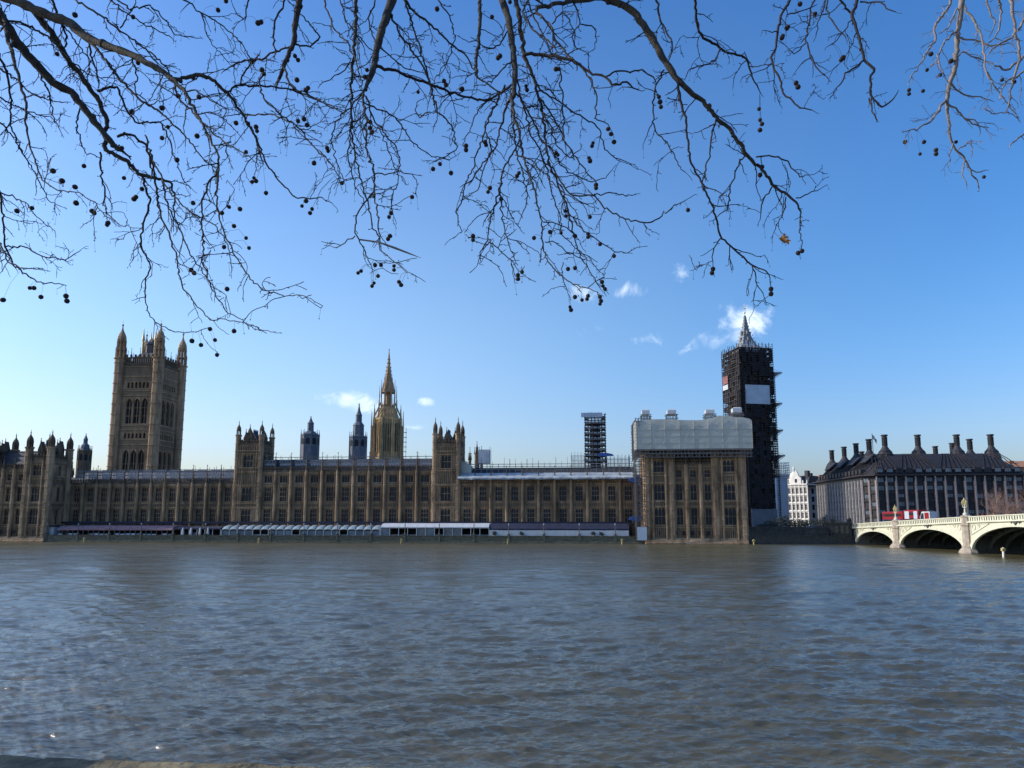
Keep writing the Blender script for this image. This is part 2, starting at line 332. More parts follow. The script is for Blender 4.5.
# near parapet: stone coping at the bottom left
pw = empty('embankment_parapet', (0, 0, 0), 0, 'worn buff stone coping of the near embankment wall in the bottom left corner', 'wall')
pa = PX(-60, 749.8, 2.16); pb = PX(450, 767.6, 2.03); dirv = (pb-pa); dirv.z = 0; dirv.normalize(); nrm = Vector((-dirv.y, dirv.x, 0))
zt = (pa.z+pb.z)/2
M['coping'] = mat('lichened_coping', (.12, .09, .04), .9, .45, 6, .02, col2=(.24, .19, .10), bscale=25)
def coping(s0, s1, part):
    mb = MB(); n = 24; vs = []; fs = []
    prof = [(-.62, -.16), (-.62, -.02), (-.58, 0), (-.03, 0), (0, -.03), (0, -.16)]
    for i in range(n+1):
        sx = s0 + (s1-s0)*i/n
        for (o_, h_) in prof:
            j = random.uniform(-.005, .005)
            p = Vector((pa.x, pa.y, 0)) + dirv*sx + nrm*(o_+j); vs.append((p.x, p.y, zt+h_+random.uniform(-.003, .003)))
    m_ = len(prof)
    for i in range(n):
        for k in range(m_):
            a_, b_ = i*m_+k, i*m_+(k+1) % m_; fs.append((a_, b_, b_+m_, a_+m_))
    fs += [tuple(range(m_)), tuple(n*m_+k for k in range(m_-1, -1, -1))]
    mb.add(vs, fs); mb.build(part, M['coping'], pw)
for i in range(-6, 9): coping(i*1.6+.004+.35, (i+1)*1.6-.004+.35, 'coping_stone')
mb = MB(); c0 = Vector((pa.x, pa.y, 0)) + dirv*-9.2; c1 = Vector((pa.x, pa.y, 0)) + dirv*14.7
q_ = [c0+nrm*-.55, c1+nrm*-.55, c1+nrm*-.05, c0+nrm*-.05]
mb.add([(p.x, p.y, -3.5) for p in q_] + [(p.x, p.y, zt-.16) for p in q_], [(0, 3, 2, 1), (4, 5, 6, 7), (0, 1, 5, 4), (1, 2, 6, 5), (2, 3, 7, 6), (3, 0, 4, 7)])
mb.build('wall_face', M['granite'], pw)

def caster_block(s0, s1, h_, nm):
    mb = MB(); q = [Vector((pa.x, pa.y, 0))+dirv*s_+nrm*o_ for s_, o_ in ((s0, -.6), (s1, -.6), (s1, 0), (s0, 0))]
    mb.add([(v.x, v.y, zz) for zz in (zt+.004, zt+h_) for v in q], [(0, 3, 2, 1), (4, 5, 6, 7), (0, 1, 5, 4), (1, 2, 6, 5), (2, 3, 7, 6), (3, 0, 4, 7)]); mb.build(nm, M['coping'], pw)
caster_block(-1.75, -.75, .76, 'shadow_caster')  # added block out of view, throws a shadow over the coping's left end
# ------------------------------------------------------------------ gothic building kit
def win_mesh(wd, h, nl=3, tr=1, gl='glass', arch=False):
    mb = MB(); mb.mi = 0; mb.box(-wd/2, wd/2, 0, .06, 0, h); mb.mi = 1
    ms = .09
    for i in range(1, nl): x = -wd/2 + wd*i/nl; mb.box(x-ms/2, x+ms/2, -.2, -.002, 0, h)
    for j in range(1, tr+1): z = h*j/(tr+1); mb.box(-wd/2, wd/2, -.17, -.002, z-.09, z+.09)
    lw = wd/nl
    for i in range(nl):
        x0 = -wd/2 + lw*i; x1 = x0+lw; hh = lw*.9
        mb.prism([(x0, h), (x0, h-hh), (x0+lw*.18, h-hh*.45), ((x0+x1)/2, h-.02)], -.15, -.004, 'y')
        mb.prism([(x1, h), ((x0+x1)/2, h-.02), (x1-lw*.18, h-hh*.45), (x1, h-hh)], -.15, -.004, 'y')
    return mb.mesh('window', [M[gl], M['stone']])
WC = {}
def window(parent, u, v, z, wd, h, nl=3, tr=1, rz=0, gl='glass'):
    k = (round(wd, 1), round(h, 1), nl, tr, gl)
    if k not in WC: WC[k] = win_mesh(k[0], k[1], nl, tr, gl)
    return put('window', WC[k], parent, (u, v, z), (0, 0, rz))
def wall_with_openings(mb, u0, u1, v, z0, z1, wins, thick=.9, ax='u', ribs=True, flip=1):
    """wall in the plane v (face towards -v); wins = list of rows (za, zb, [(ua, ub), ...]); ax 'v' makes a side wall at u=v"""
    def bx(a0, a1, d0, d1, za, zb):
        if a1-a0 < .01 or zb-za < .01: return
        if ax == 'u': mb.box(a0, a1, v+d0, v+d1, za, zb)
        else:
            lo, hi = sorted((v-flip*d0, v-flip*d1)); mb.box(lo, hi, a0, a1, za, zb)
    zc = z0
    for za, zb, ops in sorted(wins):
        bx(u0, u1, 0, thick, zc, za)
        if ribs and za-zc > .6:
            mb.mi = 1; bx(u0+.1, u1-.1, -.03, -.001, zc+.3, za-.35); mb.mi = 0; x = u0+.3  # dark panel behind the ribs, recess shade put into its colour
            while x < u1-.3:
                bx(x, x+.16, -.12, -.032, zc+.25, za-.3); x += .62
        p = u0
        for a, b in sorted(ops):
            bx(p, a, 0, thick, za, zb); p = b
            bx(a-.16, a-.01, -.12, -.001, za, zb); bx(b+.01, b+.16, -.12, -.001, za, zb)
        bx(p, u1, 0, thick, za, zb); zc = zb
    bx(u0, u1, 0, thick, zc, z1)
    if ribs and z1-zc > .6:
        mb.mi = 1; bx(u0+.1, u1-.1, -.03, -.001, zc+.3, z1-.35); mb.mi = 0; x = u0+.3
        while x < u1-.3: bx(x, x+.16, -.12, -.032, zc+.25, z1-.3); x += .62
def strings(mb, u0, u1, v, zs, d=.28, h=.3, ax='u', flip=1):
    for z in zs:
        if ax == 'u': mb.box(u0, u1, v-d, v-.003, z, z+h)
        else:
            lo, hi = sorted((v+flip*d, v+flip*.003)); mb.box(lo, hi, u0, u1, z, z+h)
def pinn_prof(r, z0, h):
    p = [(r, z0), (r*1.25, z0+.01), (r*1.25, z0+.2), (r*.85, z0+.22)]
    n = 6
    for i in range(n):
        f = i/n; q = r*.85*(1-f)*.95+.04; zz = z0+.25+(h-.7)*f
        p += [(q, zz), (q*.8, zz+(h-.7)/n*.7), (q*1.05+.04, zz+(h-.7)/n*.85)]
    return p + [(.05, z0+h-.4), (.16, z0+h-.3), (.16, z0+h-.15), (.03, z0+h)]
BC = {}
def buttress(parent, u, v, z0, zt, zp, r=.45, m='stone', rz=0):
    k = (round(z0, 1), round(zt, 1), round(zp, 1), r, m)
    if k not in BC:
        mb = MB(); prof = [(r*1.35, z0), (r*1.35, z0+1.2), (r*1.15, z0+1.5)]
        z = z0+1.6
        while z < zt-3: prof += [(r*1.1, z), (r*1.1, z+3.4), (r*1.28, z+3.5), (r*1.28, z+3.8), (r, z+3.9)]; z += 4.2
        prof += [(r*.95, zt)]
        mb.lathe(0, 0, prof, 8); mb.mi = 1; mb.lathe(0, 0, pinn_prof(r*.75, zt-.01, zp-zt), 8)
        BC[k] = mb.mesh('buttress', [M[m], M['stone_dk']])
    return put('buttress', BC[k], parent, (u, v, 0), (0, 0, rz))
TC = {}
def turret(parent, u, v, r, z0, zb, zt, m='stone', name='turret', two=False):
    k = (r, round(z0, 1), round(zb, 1), round(zt, 1), m, two)
    if k not in TC:
        mb = MB(); prof = [(r, z0)]; z = z0+1
        while z < zb-1.2: prof += [(r, z), (r*1.1, z+.05), (r*1.1, z+.35), (r, z+.4)]; z += max(2.6, r*2)
        prof += [(r, zb-.6), (r*1.22, zb-.4), (r*1.22, zb)]
        mb.lathe(0, 0, prof, 8)
        mb.mi = 0 if two else 1
        H_ = zt-zb; tiers = 2 if two else 1
        lz = zb; rr = r*(.95 if two else .82)
        for ti in range(tiers):
            lh = H_*(.2 if two else .26)
            mb.lathe(0, 0, [(rr*.22, lz), (rr*.22, lz+lh)], 8)
            for q in range(8):
                an = math.pi/8+q*math.pi/4; x, y = rr*.86*math.cos(an), rr*.86*math.sin(an); w_ = rr*.13
                mb.box(x-w_, x+w_, y-w_, y+w_, lz, lz+lh)
                mb.lathe(x*1.12, y*1.12, [(w_, lz+lh), (w_*.9, lz+lh+.1), (.03, lz+lh+rr*.9)], 4)
            mb.lathe(0, 0, [(rr*1.02, lz+lh), (rr*1.08, lz+lh+.1), (rr*1.08, lz+lh+.3), (rr*.9, lz+lh+.35)], 8)
            lz += lh+.3; rr *= .86
        hh = zt-lz; mb.mi = 1
        prof = [(rr*.9, lz), (rr*1.12, lz+hh*.1), (rr*1.1, lz+hh*.22), (rr*.8, lz+hh*.36), (rr*.42, lz+hh*.48), (rr*.2, lz+hh*.6), (rr*.12, lz+hh*.72), (rr*.26, lz+hh*.75), (rr*.26, lz+hh*.79), (.06, lz+hh*.83), (.05, zt)]
        mb.lathe(0, 0, prof, 8)
        TC[k] = mb.mesh('turret', [M[m], M['stone_dk'] if m == 'stone' else M[m]])
    return put(name, TC[k], parent, (u, v, 0))
def battlement(mb, u0, u1, v, z, h=1.5, d=.35, step=1.05, ax='u'):
    def bx(a, b, z_0, z_1):
        if ax == 'u': mb.box(a, b, v, v+d, z_0, z_1)
        else: mb.box(v, v+d, a, b, z_0, z_1)
    bx(u0, u1, z, z+h*.35); x = u0
    while x < u1-.2: bx(x, min(x+.2, u1), z+h*.36, z+h*.7); x += step/2
    bx(u0, u1, z+h*.71, z+h*.8); x = u0
    while x < u1-step*.5: bx(x, x+step*.5, z+h*.81, z+h); x += step
def gable(mb, u0, u1, v0, v1, z0, z1, along='u', hip=0):
    m = (v0+v1)/2; um = (u0+u1)/2
    if along == 'u': mb.add([(u0, v0, z0), (u1, v0, z0), (u1, v1, z0), (u0, v1, z0), (u0+hip, m, z1), (u1-hip, m, z1)], [(0, 1, 5, 4), (2, 3, 4, 5), (1, 2, 5), (3, 0, 4), (0, 3, 2, 1)])
    else: mb.add([(u0, v0, z0), (u1, v0, z0), (u1, v1, z0), (u0, v1, z0), (um, v0+hip, z1), (um, v1-hip, z1)], [(0, 1, 4), (1, 2, 5, 4), (2, 3, 5), (3, 0, 4, 5), (0, 3, 2, 1)])

# ------------------------------------------------------------------ the palace along the river
PAL = empty('palace', (0, PD, 0), TH, 'long honey stone gothic palace with pinnacled wings and pavilions along the river wall', 'palace')
G0 = 1.15                                  # terrace level
LW = (6.7, 11.0); UW = (13.6, 18.4)
def wing(u0, u1, nb, name, lab, z_par, rows, ztop_p, pz, roofm):
    mb = MB(); W = (u1-u0)/nb; wins = []
    for (za, zb, wf) in rows:
        wins.append((za, zb, [(u0+W*(i+.5)-W*wf/2, u0+W*(i+.5)+W*wf/2) for i in range(nb)]))
    wall_with_openings(mb, u0, u1, 0, G0-.3, z_par, wins)
    zs = [LW[1]+.35, UW[0]-.8, UW[1]+.5, z_par-.35]
    if len(rows) > 3: zs.append(rows[-1][1]+.3)
    strings(mb, u0, u1, 0, zs)
    for i in range(nb):
        for s_ in (-.37, -.29, .29, .37): x = u0+W*(i+.5+s_); mb.box(x-.07, x+.07, -.2, -.004, G0, z_par-.4)
    for zz in (LW[0]-.3, UW[0]-.25, UW[1]+.15): mb.box(u0, u1, -.2, -.005, zz, zz+.16)
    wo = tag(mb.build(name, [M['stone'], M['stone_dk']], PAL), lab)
    for (za, zb, wf) in rows:
        for i in range(nb): window(wo, u0+W*(i+.5), .45, za, W*wf, zb-za, 3 if wf > .4 else 2, 2 if zb-za > 3 else 0, gl='glass')
    for i in range(nb+1): buttress(wo, u0+W*i, -.6, G0-.3, z_par+.3, pz)
    pb = MB(); battlement(pb, u0, u1, -.2, z_par, ztop_p-z_par); pb.build('battlement', M['stone_dk'], wo)
    return wo, W
# south wing, centre block, north wing
us0, us1 = U(70, 0, 500), U(235.5, -1, 450); uc0, uc1 = U(261, 0, 470), U(433, -1, 450); un0, un1 = U(459), U(637)
rows2 = [(LW[0]-4.6, LW[0]-1.5, .36), (LW[0], LW[1], .44), (UW[0], UW[1], .44)]
sw, Ws = wing(us0, us1, 12, 'wing', 'south wing, twelve bays with roof boards behind the battlements', 19.6, rows2, 21.4, 26.2, 'slate')
cb, Wc = wing(uc0, uc1, 11, 'centre_block', 'taller centre block with a third row of windows', 23.6, rows2+[(19.9, 22.5, .5)], 25.4, 30.2, 'slate')
nw, Wn = wing(un0, un1, 11, 'wing', 'north wing under a strip of pale sheeting', 20.3, rows2, 21.3, 25.2, 'slate')
def roof(parent, u0, u1, v0, v1, z0, z1, m, hip=0, dorm=0):
    mb = MB(); gable(mb, u0, u1, v0, v1, z0, z1, 'u', hip)
    n = int((u1-u0)/.9)
    for i in range(n):                    # standing seams
        x = u0+hip+(u1-u0-2*hip)*(i+.5)/n; mb.prism([(v0+.1, z0+.02), ((v0+v1)/2, z1+.07), ((v0+v1)/2, z1-.05), (v0+.1, z0-.1)], x-.05, x+.05, 'x')
    mb.box(u0+hip, u1-hip, (v0+v1)/2-.08, (v0+v1)/2+.08, z1, z1+.35)
    return mb.build('roof', m, parent)
roof(sw, us0, us1, 1.4, 12, 19.3, 24.4, M['lead'])
roof(cb, uc0, uc1, 1.4, 13, 23.3, 28.0, M['slate'])
roof(nw, un0, un1, 2, 12, 20.2, 24.6, M['slate'])
# south wing: pale boards seen through the parapet, one panel per bay with scalloped lower edge
def roof_boards(parent, u0, u1, nb, z0, z1, v, m):
    W = (u1-u0)/nb
    for i in range(nb):
        mb = MB(); a, b = u0+W*i+.8, u0+W*(i+1)-.8; n = 4
        for j in range(n):
            x0 = a+(b-a)*j/n; x1 = a+(b-a)*(j+1)/n
            mb.prism([(x0, z0+.5), ((x0+x1)/2, z0), (x1, z0+.5), (x1, z0+1.0), (x0, z0+1.0)], v, v+.12, 'y')
        mb.box(a, b, v, v+.12, z0+1.15, (z0+z1)/2+.35); 
        for j in range(n+1): x0 = a+(b-a)*j/n; mb.box(x0-.1, x0+.1, v, v+.12, (z0+z1)/2+.36, z1)
        mb.box(a, b, v-.02, v+.14, z1+.002, z1+.25)
        mb.build('parapet_panel', m, parent)
roof_boards(sw, us0, us1, 12, 21.5, 24.2, .7, M['plankw'])
roof_boards(cb, uc0, uc1, 11, 25.5, 27.4, .7, M['plankw'])

def tower(u0, u1, v0, v1, zc, zturr, strs, label, nwin=1, base=None, zturb=None, rows=None, sidewin=2, turr=True, roofz=4.8, tr_r=.9, tm_='stone'):
    """square tower with corner turrets; v0 is its front"""
    z0 = base if base is not None else G0-.3
    mb = MB(); uc = (u0+u1)/2; W = u1-u0
    rows = rows or [(LW[0], LW[1]), (UW[0], UW[1]), (zc-7.6, zc-3.2)]
    fw = W*.36
    wr = [(a, b, [(uc-fw/2, uc+fw/2)]) for a, b in rows]
    wall_with_openings(mb, u0+.3, u1-.3, v0, z0, zc, wr)
    D = v1-v0; sp = [v0+D*(i+.5)/sidewin for i in range(sidewin)] ; sw_ = min(1.6, D/sidewin*.4)
    sr = [(a, b, [(q-sw_/2, q+sw_/2) for q in sp]) for a, b in rows]
    wall_with_openings(mb, v0+.95, v1, u1-.3, z0, zc, [(a, b, [(q0, q1) for q0, q1 in c if q0 > v0+1]) for a, b, c in sr], ax='v', flip=1)
    wall_with_openings(mb, v0+.95, v1, u0+.3, z0, zc, [(a, b, [(q0, q1) for q0, q1 in c if q0 > v0+1]) for a, b, c in sr], ax='v', flip=-1)
    mb.box(u0+1.3, u1-1.3, v1-.6, v1, z0, zc)
    mb.box(u0+1.3, u1-1.3, v0+1, v1-.7, zc-.4, zc-.1)
    strings(mb, u0+.3, u1-.3, v0, strs); strings(mb, v0, v1, u1-.3, strs, ax='v', flip=1); strings(mb, v0, v1, u0+.3, strs, ax='v', flip=-1)
    for s_ in (-.40, -.31, -.22, .22, .31, .40): x = uc+W*s_; mb.box(x-.08, x+.08, v0-.22, v0-.004, z0, zc-.2)
    for a, b in rows: mb.box(u0+.4, u1-.4, v0-.25, v0-.005, a-.35, a-.12); mb.box(u0+.4, u1-.4, v0-.25, v0-.005, b+.1, b+.3)
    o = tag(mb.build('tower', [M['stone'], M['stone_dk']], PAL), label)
    for a, b in rows:
        window(o, uc, v0+.45, a, fw, b-a, 3, 1)
        for q in sp:
            if q-sw_/2 > v0+1:
                window(o, u1-.75, q, a, sw_, b-a, 2, 1, rz=R(90)); window(o, u0+.75, q, a, sw_, b-a, 2, 1, rz=R(-90))
    pb = MB()
    battlement(pb, u0+.9, u1-.9, v0-.1, zc, 2.0); battlement(pb, v0+.9, v1-.9, u1-.55, zc, 2.0, ax='v'); battlement(pb, v0+.9, v1-.9, u0+.2, zc, 2.0, ax='v')
    pb.build('battlement', M['stone_dk'], o)
    if turr:
        zb = zturb or zc+ (zturr-zc)*.42
        for (x, y) in ((u0+.6, v0+.6), (u1-.6, v0+.6), (u0+.6, v1-.6), (u1-.6, v1-.6)):
            turret(o, x, y, tr_r, z0, zb, zturr, tm_)
        rb = MB(); gable(rb, u0+1.6, u1-1.6, v0+1.4, v1-1.4, zc, zc+roofz, 'v', 1.6)
        rb.box(uc-.08, uc+.08, v0+3, v1-3, zc+roofz-.1, zc+roofz+.7)
        for q in np.linspace(v0+3, v1-3, 9): rb.box(uc-.05, uc+.05, q-.06, q+.06, zc+roofz+.7, zc+roofz+1.1)
        rb.build('roof', M['slate'], o)
        for (x, y, hgt) in ((uc, v0+1.2, roofz+.6), (u1-1.5, (v0+v1)/2, roofz+.5), (u0+1.5, (v0+v1)/2, roofz+.5), (uc+1.6, v1-2, roofz+1.5)):
            db = MB(); db.box(x-.8, x+.8, y-.7, y+.9, zc-.1, zc+hgt*.5); db.prism([(x-.95, zc+hgt*.5), (x+.95, zc+hgt*.5), (x, zc+hgt*.95)], y-.75, y+.95, 'y')
            db.lathe(x, y-.6, pinn_prof(.2, zc+hgt*.9, 1.5), 4); db.mi = 1; db.box(x-.4, x+.4, y-.76, y-.7, zc+.2, zc+hgt*.45)
            db.build('dormer', [M['stone_dk'], M['glass']], o)
    return o
Yc = WY(U(250), 0)
tS = tower(U(235.5, -1, 450), U(262, -1, 450), -1, 8.6, ZP(446, 247), ZP(421, 247), [11.4, 12.8, 18.9, 23.4, ZP(452, 247)], 'flanking tower south of the centre block')
tN = tower(U(433, -1, 450), U(459.5, -1, 450), -1, 9.5, ZP(447, 243), ZP(418.5, 243), [11.4, 12.8, 18.9, 23.4, ZP(453, 243)], 'flanking tower north of the centre block')
# pavilions
def pavilion(uA0, uA1, uB0, uB1, south):
    zc = 27.6; zt = 38; st = [4.9, 11.4, 12.8, 18.8, 20.9, 26.6]
    rows = [(5.9, 11.1), (13.5, 18.4), (22.2, 25.8)]
    tA = tower(uA0, uA1, -10, 0, zc, zt, st, 'outer pavilion tower', base=-1, rows=rows, sidewin=3, tr_r=1.25, roofz=6)
    tB = tower(uB0, uB1, -10, 0, zc, zt, st, 'inner pavilion tower', base=-1, rows=rows, sidewin=3, tr_r=1.25, roofz=6)
    m0, m1 = uA1-.4, uB0+.4; W = (m1-m0)/3
    mb = MB(); z1 = 24.5
    rw = [(5.9, 11.1, .42), (13.5, 18.4, .42), (20.6, 22.8, .4)]
    wall_with_openings(mb, m0, m1, -9.4, -1, z1, [(a, b, [(m0+W*(i+.5)-W*f/2, m0+W*(i+.5)+W*f/2) for i in range(3)]) for a, b, f in rw])
    strings(mb, m0, m1, -9.4, [4.9, 11.4, 12.8, 18.8, 23.6])
    for i in range(3):
        for s_ in (-.36, -.27, .27, .36): x = m0+W*(i+.5+s_); mb.box(x-.07, x+.07, -9.6, -9.404, -1, z1-.3)
    for a, b, f in rw: mb.box(m0, m1, -9.62, -9.405, a-.35, a-.12); mb.box(m0, m1, -9.62, -9.405, b+.1, b+.3)
    o = tag(mb.build('pavilion_centre', [M['stone'], M['stone_dk']], PAL), 'lower middle part between pavilion towers')
    for a, b, f in rw:
        for i in range(3): window(o, m0+W*(i+.5), -8.95, a, W*f, b-a, 2, 1)
    for i in (1, 2): buttress(o, m0+W*i, -9.9, -1, z1, z1+5, .62)
    for ua, ub in ((uA0, uA1), (uB0, uB1)):
        for f in (.27, .73): buttress(o, ua+(ub-ua)*f, -10.2, -1, zc-.4, zc+2.6, .36)
    pb = MB(); battlement(pb, m0+.4, m1-.4, -9.6, z1, 1.8); pb.build('battlement', M['stone_dk'], o)
    roof(o, m0, m1, -8.5, 0, z1-.3, z1+6.2, M['slate'])
    pl = MB()                             # battered plinth down in the river with small openings
    pl.prism([(-11.1, -1), (-10.02, -1), (-10.02, 1.9), (-10.35, 1.8), (-10.8, .5), (-11.1, .35)], uA0-.2, uB1+.2, 'x')
    pl.build('plinth', M['stone'], PAL)
    for x in np.linspace(uA0+1.6, uB1-1.6, 12):
        q = MB(); q.box(-.4, .4, 0, .08, 0, 1.3); q.build('window', M['dark'], o, (float(x), -10.11, 2.7))
    return o
uB1 = U(50, -10, 470); pavilion(uB1-29.5, uB1-20.6, uB1-9.1, uB1, True)
nA0 = U(645.5, -10, 510); nB1 = U(747, -10, 530); L_ = nB1-nA0
pavilion(nA0, nA0+L_*.29, nB1-L_*.31, nB1, False)
# ranges behind, with their own roofs
mb = MB(); mb.box(uB1-120, nB1-3, 13, 60, G0-.3, 19)
for v in (14, 30, 46): gable(mb, uB1-118, nB1-5, v, v+13, 19.01, 23.3, 'u', 4)
mb.build('rear_range', M['slate'], PAL)
mb = MB()
random.seed(11)
# ------------------------------------------------------------------ free-standing palace towers
def big_openings(o, cx, face, s, zb, zt, n, wd, gap, half, glm='dark'):
    pass
def victoria():
    Y = 330.0; pc = Vector((tpx(156.4, 400)*Y, Y, 0)); a = 19.2
    e = empty('palace_tower', pc + Vector((-a/2*cT - (a/2)*sT*1, -a/2*sT + a/2*cT, 0)), TH, 'massive square stone tower with four tall corner turrets at the left end', 'tower')
    h = a/2; z = lambda py: ZP(py, 331)
    zs = [z(440), z(425.7), z(391.4), z(377)]; ztop = z(366)
    big = [(20, z(449)-2, .0), (z(438), z(432.4), 1), (z(423.5), z(398.5), 2), (z(388), z(381.5), 1)]
    mb = MB()
    def cols(kind):
        if kind == 1: n, wd = 6, 1.15
        else: n, wd = 3, 3.0
        sp = 11.4/n
        return [(-5.7+sp*(i+.5)-wd/2, -5.7+sp*(i+.5)+wd/2) for i in range(n)]
    bands = [(22, z(449.5), 0), (z(438.4), z(432.6), 1), (z(423.5), z(398), 0), (z(388), z(381.6), 1)]
    W = [(za, zb, cols(k)) for za, zb, k in bands]
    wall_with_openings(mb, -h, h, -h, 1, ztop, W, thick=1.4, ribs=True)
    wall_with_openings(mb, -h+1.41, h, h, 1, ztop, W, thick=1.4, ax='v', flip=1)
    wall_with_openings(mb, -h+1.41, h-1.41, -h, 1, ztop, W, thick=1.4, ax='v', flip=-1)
    mb.box(-h+1.41, h-1.41, h-1.4, h, 1, ztop); mb.box(-h+1.5, h-1.5, -h+1.5, h-1.5, ztop-2, ztop-1)
    for d_ in (zs + [ztop-.6, z(430), z(445), z(396)]):
        mb.box(-h-.3, h+.3, -h-.35, -h-.003, d_, d_+.5); mb.box(h+.003, h+.35, -h, h, d_, d_+.5); mb.box(-h-.35, -h-.003, -h, h, d_, d_+.5)
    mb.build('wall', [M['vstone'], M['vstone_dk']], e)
    for za, zb, k in bands:
        for a0, a1 in cols(k):
            for (x, y, rz) in (((a0+a1)/2, -h+.95, 0), (h-.95, (a0+a1)/2, R(90))):
                q = (round(a1-a0, 1), round(zb-za, 1), 'v')
                if q not in WC:
                    m_ = MB(); wd = a1-a0; hh = zb-za; m_.box(-wd/2, wd/2, 0, .1, 0, hh); m_.mi = 1
                    m_.prism([(-wd/2, hh), (-wd/2, hh-wd*.9), (-wd*.38, hh-wd*.45), (0, hh-.03)], -.9, -.004, 'y')
                    m_.prism([(wd/2, hh), (0, hh-.03), (wd*.38, hh-wd*.45), (wd/2, hh-wd*.9)], -.9, -.004, 'y')
                    if wd > 1.5:
                        m_.box(-.12, .12, -.4, -.004, 0, hh-1.2)
                        for f in (.3, .62): m_.box(-wd/2, wd/2, -.35, -.006, hh*f-.12, hh*f+.12)
                    WC[q] = m_.mesh('window', [M['dark'], M['vstone']])
                put('window', WC[q], e, (x, y, za), (0, 0, rz))
    pb = MB()
    for f in (0, 1):
        for s_ in (-1, 1):
            zt0 = ztop; H2 = z(355.5)-ztop
            def bx(a0, a1, za, zb):
                if f == 0: pb.box(a0, a1, s_*h-.3, s_*h+.3, za, zb)
                else: pb.box(s_*h-.3, s_*h+.3, a0, a1, za, zb)
            bx(-h+1, h-1, zt0, zt0+H2*.3); bx(-h+1, h-1, zt0+H2*.72, zt0+H2*.85)
            n = 16
            for i in range(n+1):
                x = -h+1+(2*h-2)*i/n; bx(x-.16, x+.16, zt0+H2*.3, zt0+H2*.72)
                if i % 2 == 0: bx(x-.4, x+.4, zt0+H2*.85, zt0+H2*1.1)
            for i in (4, 8, 12):
                x = -h+1+(2*h-2)*i/n; pb.lathe(x if f == 0 else s_*h, s_*h if f == 0 else x, pinn_prof(.45, zt0, H2*1.75), 4)
    pb.build('pierced_parapet', M['stone_dk'], e)
    for sx in (-1, 1):
        for sy in (-1, 1): turret(e, sx*h, sy*h, 2.45, 1, z(358), z(320), 'vstone', two=True)
    r_ = MB(); r_.lathe(0, 0, [(9.5, ztop+.5), (7.8, ztop+5), (5, ztop+7.5), (4.2, ztop+8)], 4, R(45)); r_.lathe(0, 0, [(3, ztop+8), (3, ztop+12), (3.4, ztop+12.1), (1.2, ztop+15.5)], 8)
    r_.build('roof', M['iron'], e)
    g_ = MB()
    for sx in (-1, 1):
        for sy in (-1, 1): g_.lathe(sx*3.1, sy*3.1, [(.5, ztop+7), (.5, ztop+14), (.8, ztop+14.1), (.35, ztop+17), (.08, ztop+20)], 6)
    g_.build('lantern_crown', M['gold'], e)
    f_ = MB(); f_.tube([(0, 0, ztop+12), (0, 0, z(314))], .16, 6); f_.build('flagpole', M['iron'], e)
victoria()

